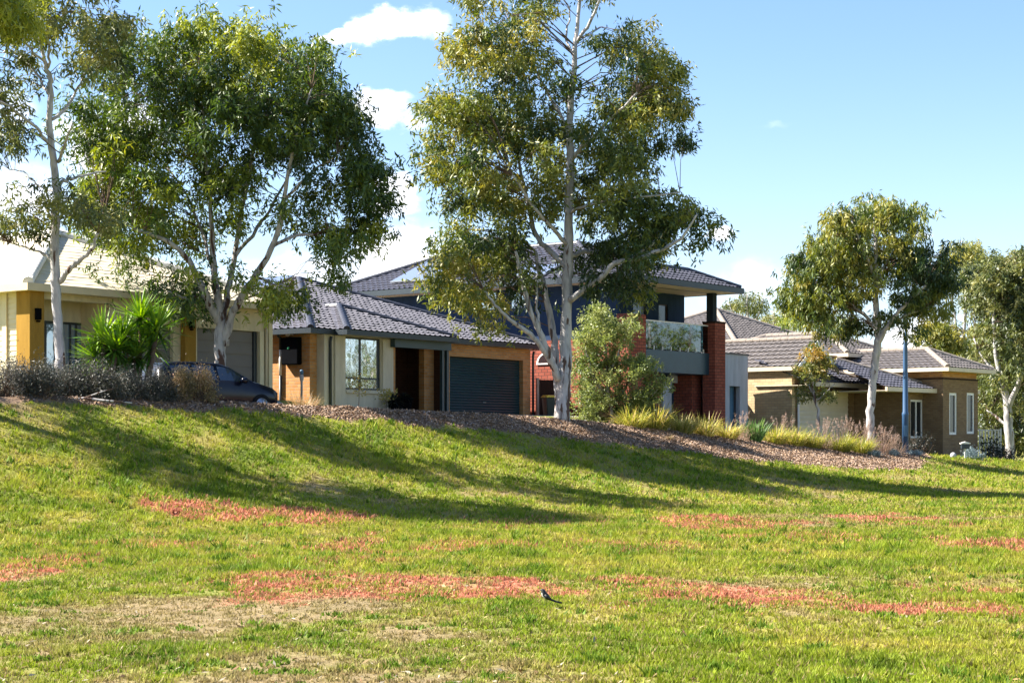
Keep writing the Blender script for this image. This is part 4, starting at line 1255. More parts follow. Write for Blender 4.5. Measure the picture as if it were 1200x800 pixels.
# tree A
gum('gum_tree', 'slender white gum at far left with sparse olive foliage, in scrub', 70, 47.5,
    [(70, 468, 11.5), (70, 440, 10.5), (71, 415, 9.5), (67, 360, 9), (64, 310, 8.5), (65, 260, 7.5), (66, 216, 7), (61, 180, 6.5), (58, 144, 6), (60, 105, 5.4), (55, 81, 4.2), (48, 50, 3), (42, 10, 2.2), (40, -50, 1.4)],
    [[(70, 330, 0, 6), (84, 318, -.3, 5), (97, 309, -.5, 4.4), (115, 295, -.7, 3), (124, 278, -.9, 2)], [(64, 312, 0, 4), (50, 297, .2, 3), (28, 288, .5, 2.4), (3, 281, .8, 1.4)],
     [(66, 216, 0, 4), (80, 206, .4, 3), (96, 198, .8, 2.2), (112, 193, 1.2, 1.2)], [(68, 190, 0, 3.6), (82, 172, -.5, 2.8), (96, 152, -1, 1.6)], [(61, 140, 0, 3.6), (72, 122, .5, 3), (80, 100, .9, 2.4), (88, 72, 1.2, 1.6), (104, 40, 1.4, 1)],
     [(57, 168, 0, 3.4), (44, 150, -.6, 2.8), (20, 132, -1.2, 2.2), (-8, 118, -1.8, 1.4)], [(56, 110, 0, 3), (40, 88, .5, 2.6), (18, 62, 1, 2), (-6, 44, 1.4, 1.2)], [(56, 80, 0, 3), (62, 50, -.4, 2.4), (64, 20, -.8, 2), (72, -30, -1.1, 1.2)], [(53, 74, 0, 2.4), (38, 58, -.6, 2), (22, 30, -1, 1.2)],
     [(66, 225, 0, 2.4), (40, 215, .6, 2), (15, 195, 1, 1.4), (-5, 190, 1.3, 1)]],
    [(25, 40, 36, 34), (85, 20, 46, 36), (118, 45, 26, 36), (60, -50, 80, 45), (10, 95, 28, 22), (98, 82, 26, 14, .7), (12, 150, 26, 34), (30, 178, 20, 20, .8), (14, 250, 30, 30, 1.1), (48, 262, 20, 26), (82, 248, 30, 34, 1.2), (116, 258, 26, 20), (62, 218, 22, 14, .7), (-40, 140, 40, 60), (-50, 40, 40, 50), (-40, 260, 36, 40), (134, 28, 20, 24)],
    'leaf_olive', n_leaf=26000, ln=.20, wd=.046, Rc=1.7, group=GT, clump=.36, thick=.62, per=150)
# tree B
gum('gum_tree', 'broad dense round gum with several pale stems behind the dark parked car', 257, 54.8,
    [(257, 483, 14), (258, 450, 12.5), (258, 420, 12), (258, 392, 12.5), (258, 368, 10), (252, 325, 7), (248, 262, 5), (242, 190, 3.6), (236, 110, 2)],
    [[(256, 378, 0, 8.5), (243, 345, -.4, 7.5), (228, 312, -.8, 6), (208, 290, -1.2, 4.6), (175, 277, -1.6, 3.2), (140, 262, -2, 2)], [(261, 372, 0, 7.5), (268, 318, .5, 6), (277, 245, 1, 4.6), (290, 165, 1.4, 3.2), (300, 80, 1.6, 1.8)],
     [(264, 405, 0, 8.5), (272, 372, -.2, 8.5), (292, 340, -.5, 7.5), (322, 295, -.8, 6), (338, 240, -1.1, 4.6), (350, 180, -1.3, 3.2), (372, 115, -1.5, 1.8)], [(324, 292, -.8, 4), (350, 278, -.5, 3.4), (385, 272, 0, 2.6), (430, 258, .5, 1.4)],
     [(250, 322, 0, 4), (228, 262, 1, 3.4), (200, 210, 1.8, 2.6), (160, 160, 2.4, 1.4)], [(276, 300, 0, 4), (300, 255, 1.2, 3.4), (318, 215, 2, 2.6), (345, 150, 2.6, 1.4)], [(338, 240, -1, 3), (368, 212, -1.2, 2.4), (400, 190, -1.4, 1.6)], [(240, 345, 0, 3), (222, 352, -.8, 2.4), (205, 345, -1.2, 1.4)], [(300, 325, -.6, 3), (325, 335, -1, 2.2), (345, 340, -1.4, 1.2)]],
    [(255, 40, 42, 30, 1, .45), (190, 60, 46, 36), (138, 88, 40, 42), (300, 62, 44, 34, 1.2, .85), (258, 92, 36, 26, 1, .8), (365, 84, 42, 36), (402, 130, 38, 40, 1.2, .2), (424, 190, 28, 40, 1.2, .2), (430, 250, 24, 38, 1, .2), (400, 285, 36, 32, .9), (300, 120, 58, 44, 1, .3), (220, 118, 56, 46, 1, .3), (150, 155, 50, 44, 1.1), (112, 148, 26, 40), (130, 215, 42, 44, 1, .5), (180, 235, 44, 44, 1, .55), (238, 175, 50, 36, 1, .25), (310, 170, 46, 30, .9, .2), (360, 150, 44, 44, 1, .25), (372, 225, 34, 34, .5), (160, 285, 38, 26, .9, .6), (112, 250, 24, 30, .8),
     (390, 325, 24, 16, .8), (328, 343, 28, 24, 1.3, .65), (304, 352, 15, 14, 1, .7), (213, 345, 22, 26, 1.3, .5), (228, 325, 18, 14, .6), (250, 212, 60, 28, .7), (345, 255, 34, 30, .6), (210, 270, 34, 22, .6), (290, 262, 30, 22, .4), (285, 330, 16, 16, .2), (440, 225, 16, 50, .8, .25), (270, 240, 40, 30, .3), (140, 318, 26, 14, .5)],
    'leaf_green', 'bark_brown', n_leaf=104000, ln=.20, wd=.052, Rc=2.6, group=GT, thick=.56, cover=.35)
# tree C
gum('gum_tree', 'tallest pale gum with thick twin stems and long right limb, centre of berm', 660, 58.6,
    [(658, 490, 14.5), (661, 455, 12.5), (663, 410, 11), (664, 350, 10), (666, 290, 9), (668, 220, 7.8), (668, 150, 6.8), (672, 80, 5), (678, 20, 3.6), (682, -40, 2.2)],
    [[(656, 470, .1, 9), (652, 430, .3, 8), (649, 390, .5, 7), (640, 345, .7, 5.6), (632, 312, .9, 4), (628, 290, 1, 2.6)], [(655, 445, -.1, 7.5), (641, 412, -.5, 6.4), (625, 375, -.9, 5), (612, 335, -1.2, 3.8), (604, 300, -1.5, 2.4)],
     [(650, 432, -.2, 5), (630, 402, -.8, 4.6), (607, 385, -1.3, 3.8), (584, 366, -1.8, 2.6), (568, 345, -2, 1.6)], [(632, 384, -.8, 3), (628, 350, -.6, 2.6), (630, 322, -.4, 1.8)], [(664, 312, 0, 5.4), (648, 296, .4, 5), (628, 270, .9, 4.6), (620, 235, 1.2, 4), (609, 190, 1.6, 3), (606, 140, 2, 1.8)],
     [(664, 288, 0, 4), (648, 270, -.6, 3.4), (630, 255, -1.1, 2.8), (600, 215, -1.8, 1.6)], [(668, 352, -.1, 6), (690, 337, -.5, 5.4), (706, 325, -.9, 5), (718, 312, -1.1, 4.6), (742, 309, -1.4, 4.2), (772, 298, -1.8, 3.4), (792, 287, -2.1, 2.6), (808, 262, -2.4, 1.4)], [(735, 310, -1.4, 3), (762, 290, -1, 2.4), (782, 270, -.8, 1.4)],
     [(668, 302, 0, 4.6), (682, 293, .5, 4.4), (702, 291, 1, 4), (728, 276, 1.5, 3.2), (748, 255, 2, 2)], [(668, 190, 0, 3.8), (685, 172, -.7, 3.4), (710, 152, -1.3, 2.8), (742, 122, -1.9, 1.6)], [(668, 160, 0, 3.6), (652, 120, .8, 3), (630, 76, 1.4, 2.4), (600, 22, 1.9, 1.4), (592, -10, 2, 1)],
     [(676, 50, 0, 3.4), (690, 30, -.4, 3), (703, 4, -.8, 2.2), (710, -25, -1, 1.4)], [(674, 70, 0, 2.6), (664, 40, .5, 2.2), (668, 5, .8, 1.6), (650, -25, 1, 1)], [(668, 235, 0, 3), (700, 225, 1.2, 2.6), (740, 210, 2, 1.6)], [(667, 250, 0, 2.6), (690, 245, -1, 2.2), (790, 235, -2, 1.2)]],
    [(552, 8, 26, 20, .7), (558, 62, 40, 36, 1, .55), (622, 22, 32, 26, .6), (600, 72, 40, 32, 1, .55), (650, 92, 44, 32, 1.1, .3), (716, 50, 42, 20, .8), (765, 78, 38, 32, 1, .5), (784, 120, 22, 36), (800, 165, 14, 16, .6), (740, 115, 44, 38, 1, .5), (528, 130, 34, 38, 1, .5), (514, 180, 22, 36, .9), (572, 138, 48, 42, 1, .55), (624, 145, 42, 36, 1, .5), (690, 150, 50, 40, 1, .55), (742, 180, 38, 36), (548, 215, 44, 40, 1, .5), (600, 222, 42, 38, .9, .75), (640, 225, 38, 38, .8, .75), (700, 230, 44, 36, 1, .55), (750, 245, 40, 32), (798, 250, 36, 24, .9, .25), (826, 262, 18, 24, .8, .25), (540, 285, 34, 38, 1.2, .55), (520, 325, 18, 28, 1.1, .6), (590, 290, 40, 30, 1.2, .12), (556, 348, 28, 28, 1.3, .75), (636, 262, 36, 26, .6, .35), (700, 296, 46, 26, 1.4, .10), (740, 292, 38, 30, 1.3, .12), (772, 275, 30, 28, 1, .2), (716, 330, 36, 18, 1.2, .12), (612, 330, 28, 22, .9, .2), (574, 382, 14, 10, 1), (690, 342, 24, 16, .6, .7), (745, 342, 22, 12, .8, .2), (640, 190, 40, 30, .7, .8), (660, -30, 90, 24, .8)],
    'leaf_mixed', n_leaf=112000, ln=.20, wd=.054, Rc=2.4, group=GT, thick=.64, cover=.8)
# tree D
gum('gum_tree', 'weeping gum with curved pale trunk beside the blue lamp post', 1021, 73.5,
    [(1021, 512, 6), (1020, 488, 5.4), (1022, 455, 5.2), (1026, 425, 5), (1029, 400, 4.8), (1027, 370, 4.2), (1026, 335, 3.4), (1026, 290, 2.4), (1024, 255, 1.2)],
    [[(1029, 402, 0, 3.6), (1040, 378, -.5, 3), (1056, 358, -1, 2.4), (1075, 338, -1.5, 1.4)], [(1040, 378, -.5, 2), (1062, 369, -.2, 1.7), (1090, 360, .2, 1)], [(1027, 385, 0, 2.6), (1010, 362, .6, 2.2), (985, 342, 1.2, 1.6), (955, 325, 1.6, 1)], [(1026, 345, 0, 2.4), (1042, 310, 1, 1.8), (1060, 275, 1.5, 1)], [(1026, 330, 0, 2.2), (1008, 300, -1, 1.6), (990, 265, -1.6, 1)]],
    [(1024, 248, 34, 20, 1, .45), (985, 262, 25, 20), (1058, 262, 26, 24, 1, .45), (1020, 285, 44, 34, 1, .75), (976, 298, 34, 34, 1, .6), (945, 318, 26, 30, 1, .45), (932, 348, 16, 24, 1, .4), (958, 355, 32, 26, .9, .35), (1000, 335, 36, 30, 1, .6), (1050, 308, 38, 34, 1, .5), (1088, 308, 30, 32, 1.2, .18), (1104, 328, 18, 28, 1.1, .15), (1074, 345, 30, 24, 1, .2), (1098, 362, 18, 16, .7), (1050, 372, 30, 14, .5), (1005, 378, 34, 14, .8, .25), (975, 380, 28, 12, .7), (1072, 388, 10, 14, .7, .7)],
    'leaf_mixed', n_leaf=54000, ln=.23, wd=.056, Rc=2.0, group=GT, per=210, thick=.9, droop=1.4, clump=.42)
# sapling G
gum('sapling', 'thin young sapling with yellow orange leaves before the cream garage door', 961, 75.5,
    [(961, 514, 1.8), (960, 500, 1.7), (958, 480, 1.6), (954, 460, 1.4), (951, 435, 1.1), (952, 410, .6)],
    [[(955, 465, 0, .9), (945, 445, .2, .7), (938, 430, .3, .4)], [(956, 470, 0, .9), (966, 460, -.3, .7), (976, 450, -.4, .4)]],
    [(952, 412, 13, 12, 1, .75), (945, 432, 14, 16, 1, .5), (962, 428, 12, 18, 1, .6), (952, 455, 18, 14, 1, .38), (968, 462, 13, 10, .9, .38), (940, 462, 10, 9, .8, .4)],
    'leaf_sap', n_leaf=5200, ln=.15, wd=.042, Rc=.6, per=45, clump=.22, twig_r=.012, cat='sapling', droop=.5)
# right edge trees and those beyond the houses
gum('gum_tree', 'forked pale gum at the right edge beside the side gate', 1185, 92,
    [(1184, 540, 6), (1183, 515, 5.2), (1181, 488, 5), (1180, 470, 4.6), (1172, 440, 3.4), (1166, 400, 2.4), (1164, 350, 1.4)],
    [[(1181, 478, 0, 3.8), (1190, 452, -.4, 3.4), (1198, 425, -.8, 2.6), (1204, 380, -1, 1.6)], [(1172, 440, 0, 2.4), (1158, 420, .8, 1.8), (1148, 395, 1.2, 1)], [(1182, 500, 0, 2), (1170, 488, .4, 1.6), (1160, 480, .6, .8)]],
    [(1185, 318, 30, 26, 1, .6), (1160, 345, 26, 30, 1, .5), (1195, 360, 26, 40, 1.1, .35), (1172, 395, 30, 30, 1, .45), (1200, 430, 18, 36, 1, .3), (1165, 445, 22, 22, .8, .4), (1190, 470, 16, 18, .6, .5), (1220, 380, 40, 60, .8), (1150, 420, 16, 16, .6, .6), (1150, 320, 22, 24, 1, .4), (1200, 310, 24, 24, 1, .5), (1180, 430, 20, 22, .8, .3)],
    'leaf_olive', n_leaf=66000, ln=.25, wd=.062, Rc=2.6, per=70, clump=.42)
gum('gum_tree', 'open pale stemmed gum behind the tower roof', 1132, 108,
    [(1132, 535, 4), (1131, 480, 3.6), (1130, 430, 3.2), (1130, 380, 2.6), (1134, 340, 1.8), (1136, 305, 1)],
    [[(1130, 420, 0, 2.4), (1122, 375, .5, 1.8), (1118, 330, .8, 1.2), (1126, 300, 1, .8)], [(1131, 440, 0, 2.6), (1145, 400, -.5, 2), (1152, 360, -.8, 1.4)], [(1130, 455, 0, 2.2), (1150, 432, .3, 1.8), (1172, 420, .5, 1.2)]],
    [(1128, 298, 22, 14, 1, .8), (1142, 312, 16, 14, .8, .7), (1130, 330, 12, 12, 1, .95), (1100, 392, 26, 22, 1, .75), (1118, 410, 22, 14, 1, .6), (1155, 330, 18, 20, .8, .5), (1150, 395, 20, 18, .7, .55), (1090, 420, 16, 10, .8, .6)],
    'leaf_mixed', n_leaf=24000, ln=.28, wd=.065, Rc=2, per=110, thick=.8, clump=.5)
gum('gum_tree', 'bushy olive gum filling the gap right of the tower', 1168, 118,
    [(1168, 540, 5), (1168, 480, 4), (1168, 420, 3), (1170, 350, 1.6)],
    [[(1168, 450, 0, 2.4), (1150, 410, .6, 1.6), (1140, 380, 1, 1)], [(1168, 440, 0, 2.4), (1190, 400, -.6, 1.6), (1205, 360, -1, 1)]],
    [(1165, 440, 34, 40, 1, .55), (1190, 400, 34, 50, 1, .5), (1150, 470, 24, 34, 1, .6), (1185, 490, 34, 34, 1, .5), (1170, 370, 34, 40, .8, .5), (1215, 450, 30, 60, 1), (1205, 330, 26, 30, .8), (1160, 510, 26, 18, 1, .45), (1195, 515, 24, 20, 1, .4)],
    'leaf_olive', n_leaf=46000, ln=.28, wd=.075, Rc=2.4, per=60, clump=.55)
gum('gum_tree', 'small grey green tree peeping over the balcony house eave', 878, 128,
    [(878, 520, 3.4), (878, 420, 2.6), (876, 370, 1.6), (876, 345, .8)], [[(877, 400, 0, 1.6), (862, 370, .4, 1), (855, 355, .6, .6)], [(877, 390, 0, 1.6), (890, 365, -.4, 1), (893, 350, -.6, .6)]],
    [(875, 352, 18, 14, 1, .45), (858, 362, 14, 12, 1, .5), (888, 362, 12, 14, 1, .35), (842, 368, 12, 8, .8, .6)], 'leaf_olive', n_leaf=4200, ln=.26, wd=.06, Rc=1.6, per=60, clump=.5)
gum('gum_tree', 'low pale tree top just above the furthest grey roof', 907, 132,
    [(907, 520, 3), (907, 420, 2.2), (907, 380, 1.4), (907, 365, .8)], [[(907, 400, 0, 1.4), (896, 380, .4, .8), (892, 372, .5, .5)], [(907, 398, 0, 1.4), (918, 380, -.4, .8), (922, 372, -.5, .5)]],
    [(905, 372, 16, 9, 1, .7), (892, 378, 10, 8, 1, .6), (922, 376, 12, 10, 1, .6)], 'leaf_olive', n_leaf=2600, ln=.26, wd=.06, Rc=1.4, per=55, clump=.5)
gum('gum_tree', 'bright green tree behind the ridge of the sand brick house', 948, 112,
    [(948, 520, 4), (948, 440, 3), (948, 390, 2), (948, 360, 1)], [[(948, 420, 0, 1.8), (935, 390, .4, 1.2), (928, 370, .6, .7)], [(948, 415, 0, 1.8), (962, 390, -.4, 1.2), (970, 372, -.6, .7)]],
    [(945, 366, 24, 18, 1, .9), (928, 378, 14, 14, 1, .8), (965, 378, 20, 14, 1, .7), (990, 384, 16, 10, 1, .6)], 'leaf_green', n_leaf=6000, ln=.24, wd=.05, Rc=2, per=60, clump=.5)
# stands outside the frame at the right: the big window mirrors it
gum('gum_tree', 'gum tree standing right of the row of houses, mirrored in the big window', 1840, 79,
    [(1840, 560, 7), (1840, 480, 6), (1842, 400, 4), (1845, 330, 2)], [[(1840, 450, 0, 3), (1800, 400, 1, 2), (1780, 360, 2, 1)], [(1840, 440, 0, 3), (1880, 380, -1, 2), (1900, 340, -2, 1)]],
    [(1840, 350, 60, 40), (1780, 390, 50, 36), (1900, 380, 50, 40), (1840, 430, 70, 26, .7), (1960, 420, 60, 50)], 'leaf_olive', n_leaf=12000, ln=.26, wd=.06, Rc=3, per=60, clump=.55)
gum('gum_tree', 'gum tree standing right of the row of houses, mirrored in the balcony glass', 1770, 89,
    [(1770, 560, 6), (1770, 480, 5), (1772, 400, 4), (1775, 330, 2)], [[(1770, 450, 0, 3), (1740, 400, 1, 2), (1720, 370, 2, 1)], [(1770, 440, 0, 3), (1800, 390, -1, 2), (1830, 360, -2, 1)]],
    [(1770, 350, 50, 40), (1730, 390, 40, 36), (1820, 380, 40, 40), (1770, 430, 60, 30, .8)], 'leaf_green', n_leaf=11000, ln=.26, wd=.06, Rc=3, per=60, clump=.55)
# the overhanging tree whose twigs dip into the top left corner
gum('gum_tree', 'nearer tree whose bright hanging leaves dip into the top left corner', -190, 41.5,
    [(-190, 560, 17), (-198, 480, 15), (-204, 380, 13), (-205, 250, 10), (-200, 120, 7), (-190, 0, 4)],
    [[(-206, 260, 0, 7), (-150, 140, -.5, 5), (-80, 30, -1, 4), (-20, -40, -1.2, 2.6), (20, -30, -1.3, 1.4)], [(-204, 220, 0, 6), (-260, 140, .6, 4), (-310, 60, 1, 2)], [(-202, 180, 0, 6), (-150, 60, 1.5, 4), (-100, -60, 2.4, 2)]],
    [(9, 6, 26, 26, 3.2, .95), (-30, -10, 40, 40, 1, .6), (-100, 20, 60, 50), (-190, 20, 80, 70), (-280, 80, 60, 70), (-150, -80, 120, 60), (-230, 180, 60, 40, .7), (-110, 100, 46, 36, .7)],
    'leaf_green', n_leaf=60000, ln=.19, wd=.040, Rc=2.3, per=220)


def plant_root(name, label, cat, px, d, group=None, sink=.03, Y=None):
    if Y is None: X, Y = at_d(px, d)
    else: X = wx(px, Y)
    o = empty(name, (X, Y, float(gz(X, Y)) - sink)); tag(o, label, cat, group)
    return o


def tint_arr(n, k, mean=.5, sd=.2): return np.repeat(np.clip(rng.normal(mean, sd, n), 0, 1), k)


def tussock(name, label, px, d, h, rad, leaf, n=420, w_=.012, mean=.5, sd=.22, droop=.5, spread=.9, cat='grass tuft', group=None, Y=None, plume=0):
    o = plant_root(name, label, cat, px, d, group, Y=Y)
    th = rng.uniform(0, 2 * np.pi, n); q = np.sqrt(rng.random(n)) * rad * .45
    P = np.stack([np.cos(th) * q, np.sin(th) * q, 0 * q], 1)
    sp = spread * (.15 + .85 * rng.random(n)); ph = th + rng.normal(0, .5, n)
    D = unit(np.stack([np.cos(ph) * sp, np.sin(ph) * sp, np.ones(n)], 1))
    V, Fc = blades(P, D, h * (.55 + .75 * rng.random(n)), np.full(n, w_) * (.7 + .6 * rng.random(n)), droop * (.5 + rng.random(n)))
    T = tint_arr(n, 8, mean, sd)
    me = np_mesh('blades', V, Fc, T); link_mesh('blades', me, M[leaf], o)
    if plume:
        m = plume
        th = rng.uniform(0, 2 * np.pi, m); sp = .55 * rng.random(m)
        D = unit(np.stack([np.cos(th) * sp, np.sin(th) * sp, np.ones(m)], 1)); Lh = h * (.9 + .45 * rng.random(m))
        tips = D * Lh[:, None]; tips[:, 2] -= .15 * Lh
        k = 26; ti = np.repeat(np.arange(m), k); u_ = rng.random(m * k)
        Pp = tips[ti] - D[ti] * (u_ * h * .30)[:, None] + rng.normal(0, .012, (m * k, 3))
        Dd = unit(D[ti] + rng.normal(0, .6, (m * k, 3)))
        V2 = leaf_quads(Pp, Dd, np.full(m * k, .07), np.full(m * k, .012))
        V3, F3 = blades(np.zeros((m, 3)), D, Lh, np.full(m, .007), np.full(m, .15))
        me = np_mesh('seed_plumes', np.concatenate([V2, V3]), np.concatenate([np.arange(len(V2)).reshape(-1, 4), F3 + len(V2)]), np.concatenate([tint_arr(m * k, 4, .65, .2), tint_arr(m, 8, .5, .15)]))
        link_mesh('seed_plumes', me, M['leaf_plume'], o)
    return o


def shrub(name, label, px, d, h, rad, leaf, n=5000, ln=.05, wd=.014, mean=.45, sd=.2, sticks=60, cat='shrub', group=None, Y=None, up=.6, lumps=9, base=0.05, dome=1.0):
    o = plant_root(name, label, cat, px, d, group, Y=Y)
    C_ = rng.normal(size=(lumps, 3)); C_ = unit(C_) * rng.uniform(.35, .8, (lumps, 1)); C_[:, 2] = np.abs(C_[:, 2])
    C_ = C_ * np.array((rad, rad, h * dome * .78)) + np.array((0, 0, base * h + h * .12))
    ci = rng.integers(0, lumps, n); rr = np.array((rad, rad, h)) * .34
    P = C_[ci] + rng.normal(size=(n, 3)) * rr * .62; P[:, 2] = np.abs(P[:, 2])
    D = unit(rng.normal(size=(n, 3)) + np.array((0, 0, up)))
    V = leaf_quads(P, D, ln * (.6 + .8 * rng.random(n)), wd * (.6 + .8 * rng.random(n)))
    tl = rng.normal(mean, sd * .8, lumps)
    T = np.repeat(np.clip(tl[ci] + rng.normal(0, sd * .7, n), 0, 1), 4)
    me = np_mesh('foliage', V, np.arange(len(V)).reshape(-1, 4), T); link_mesh('foliage', me, M[leaf], o)
    mb = MB()
    for _ in range(sticks):
        c_ = C_[rng.integers(0, lumps)] + rng.normal(size=3) * rr * .7; c_[2] = abs(c_[2])
        p = np.array((rng.normal(0, rad * .15), rng.normal(0, rad * .15), -.05)); m_ = (p + c_) / 2 + rng.normal(0, .06 * h + .02, 3)
        mb.tube([p, m_, c_], [.014 * (h ** .5), .009 * (h ** .5), .003], 4, cap=False)
    if sticks: mb.build('stems', M['twig'], o)
    return o


# scrub at the left
SG = 'grey scrub bushes at the left end of the berm'
for (px, d, h, rad, lab) in [(-45, -.5, 1.0, .75, 'grey twiggy bush cut by the left picture edge'), (8, -.6, 1.0, .7, 'grey scrub bush below the weatherboard wall'), (42, -.3, .95, .65, 'grey scrub bush left of the slender gum trunk'),
                             (82, -.7, 1.0, .7, 'grey scrub bush right of the slender gum trunk'), (116, -.3, .9, .66, 'grey scrub bush under the left yucca head'), (150, -.4, .82, .6, 'dark scrub bush below the taller yucca'), (182, -.3, .8, .55, 'low dark scrub bush beside the dry yellow bush')]:
    shrub('scrub_bush', lab, px, d, h, rad, 'leaf_scrub', n=8500, ln=.07, wd=.016, mean=.42, sd=.25, sticks=170, group=SG, lumps=12)
shrub('scrub_bush', 'tall dry yellow bush in front of the black car', 208, -.2, 1.0, .5, 'leaf_dry', n=5600, ln=.065, wd=.02, mean=.55, sd=.28, sticks=90, lumps=8)
shrub('scrub_bush', 'low pinkish dry bush at the right end of the scrub', 236, .0, .84, .5, 'leaf_dry', n=5200, ln=.065, wd=.02, mean=.62, sd=.25, sticks=80, lumps=8)
mb = MB(); mb.tube([(-.9, 0, .05), (-.3, .1, .16), (.2, 0, .10), (.9, -.1, .04)], [.03, .035, .03, .015], 6); mb.tube([(-.3, .1, .16), (.1, .25, .32), (.4, .3, .40)], [.02, .015, .006], 5)
o = mb.build('fallen_branch', M['bark']); X, Y = at_d(112, .42); o.location = (X, Y, float(gz(X, Y))); tag(o, 'bleached fallen branch on the mulch under the scrub', 'branch')

# yucca
for (px, hz_, sc_, lab, Yv) in ((162, 372, 1.0, 'tall bright green spiky yucca before the cream house', 48.6), (122, 396, .82, 'shorter bright green spiky yucca left of its taller twin', 48.2)):
    o = plant_root('yucca', lab, 'yucca', px, 0, 'yuccas', Y=Yv); z0_ = o.location.z
    mb = MB(); B_, Dd, Ln, Tn = [], [], [], []
    heads = [(px, hz_, 1.0), (px + 20 * sc_, hz_ + 14, .95), (px - 16 * sc_, hz_ + 22, .9), (px + 14 * sc_, hz_ + 34, .9), (px - 4, hz_ + 46, .8)]
    for (hx, hy, hs) in heads:
        c_ = np.array((wx(hx, Yv) - o.location.x, rng.uniform(-.35, .35), wz(hy, Yv) - z0_))
        mb.tube([(0, 0, -.1), (c_[0] * .6, c_[1] * .6, c_[2] * .5), tuple(c_)], [.10, .08, .07], 7)
        m = 120
        v = rng.normal(size=(m, 3)); v[:, 2] = v[:, 2] * .8 + .35; v = unit(v)
        B_.append(c_ + v * .04); Dd.append(v); Ln.append(np.full(m, .95 * hs * sc_ ** .5) * (.75 + .35 * rng.random(m))); Tn.append(np.clip(.35 + .5 * v[:, 2] + rng.normal(0, .15, m), 0, 1))
    B_, Dd, Ln, Tn = map(np.concatenate, (B_, Dd, Ln, Tn))
    V, Fc = blades(B_, Dd, Ln, np.full(len(Ln), .062), np.full(len(Ln), .05))
    me = np_mesh('blades', V, Fc, np.repeat(Tn, 8)); link_mesh('blades', me, M['leaf_yucca'], o)
    mb.build('stem', M['twig'], o)

# big pale shrub beside the tallest gum
o = gum('tall_shrub', 'tall pale green bushy shrub beside the tallest gum', 722, 63.5,
        [(716, 500, 3.2), (714, 470, 2.8), (712, 430, 2.2), (708, 395, 1.4), (705, 365, .7)],
        [[(715, 480, 0, 2), (735, 450, .3, 1.6), (750, 425, .5, .8)], [(714, 470, 0, 2), (695, 440, -.3, 1.4), (686, 405, -.4, .8)], [(713, 440, 0, 1.6), (728, 405, -.3, 1.2), (736, 385, -.4, .6)], [(718, 490, 0, 1.8), (755, 470, -.4, 1.2), (775, 452, -.5, .6)]],
        [(705, 372, 18, 18, .9, .65), (692, 395, 18, 22, 1, .6), (722, 395, 22, 20, .9, .65), (738, 385, 10, 14, .6, .7), (690, 430, 18, 26, 1, .5), (718, 430, 30, 26, 1, .55), (750, 428, 18, 18, .8, .55), (698, 468, 26, 22, 1.1, .35), (730, 468, 32, 22, 1.1, .4), (765, 455, 14, 14, .8, .45), (750, 480, 24, 14, 1, .35), (710, 490, 34, 10, 1, .3), (776, 448, 8, 8, .5, .6)],
        'leaf_pale', 'bark_brown', n_leaf=44000, ln=.11, wd=.042, Rc=1.0, per=130, clump=.29, twig_r=.012, cat='shrub', droop=-.2)

# tussock row on the crest
TG = 'yellow green tussocks along the crest of the berm'
for (px, d, h, rad, n, mean, lab) in [(742, -.25, .75, .55, 520, .5, 'tussock at the left end of the grassy row, by the pale shrub'), (768, -.2, .95, .6, 620, .55, 'tall pale tussock in front of the brown recess'), (800, -.1, .72, .5, 480, .6, 'bright yellow tussock before the dark garage recess'),
                                      (826, .0, .72, .5, 480, .6, 'tussock in front of the red brick pillar'), (852, .1, .62, .5, 420, .62, 'small straw tussock right of the red brick pillar'), (908, .2, .7, .5, 480, .5, 'tussock right of the green flax'), (930, .3, .75, .52, 520, .55, 'tussock left of the young sapling'),
                                      (952, .55, .62, .5, 460, .5, 'low tussock at the foot of the young sapling'), (985, 1.0, .72, .55, 560, .4, 'green tussock below the cream garage door'), (1008, 1.1, .7, .5, 520, .38, 'dark green tussock left of the curved gum trunk')]:
    tussock('tussock', lab, px, d, h * 1.5, rad * 1.5, 'leaf_tussock', n=n, mean=mean, w_=.02, group=TG)
tussock('flax', 'green strap leaved flax clump among the tussocks', 884, .2, .95, .5, 'leaf_flax', n=190, w_=.045, mean=.45, droop=.25, spread=.7, cat='flax')
PG = 'pinkish plume grasses at the right end of the berm'
for (px, d, h, lab, pl) in [(868, -.1, .72, 'sparse pinkish plume grass left of the flax', 14), (918, -.5, .8, 'pinkish plume grass behind the tussocks left of the sapling', 22), (965, .6, .75, 'pinkish plume grass right of the sapling stem', 26), (992, .2, .85, 'tall plume grass before the garage door corner', 28),
                            (1014, .4, .8, 'plume grass around the curved gum trunk base', 30), (1034, .6, .75, 'plume grass left of the blue lamp post', 34), (1048, .7, .55, 'lowest plume grass touching the blue lamp post', 26)]:
    tussock('plume_grass', lab, px, d, h * 1.45, .75, 'leaf_plume', n=260, w_=.010, mean=.45, group=PG, plume=pl, cat='plume grass')
for (px, d, lab) in ((1022, 1.6, 'blue grey groundcover cushion under the plume grass'), (1048, 1.0, 'blue grey groundcover cushion at the lamp post foot'), (1072, .4, 'blue grey groundcover cushion right of the lamp post')):
    shrub('cushion_plant', lab, px, d, .26, .42, 'leaf_blue', n=1800, ln=.06, wd=.02, sticks=0, group='blue grey cushions', cat='groundcover', lumps=7)
tussock('dry_tuft', 'small dry grey tuft alone on the mulch', 784, 1.2, .30, .2, 'leaf_dry', n=140, w_=.008, mean=.5)
tussock('dry_tuft', 'straw coloured dry tuft in front of the meter box wall', 356, -.6, .62, .75, 'leaf_dry', n=230, w_=.009, mean=.7, droop=.25)
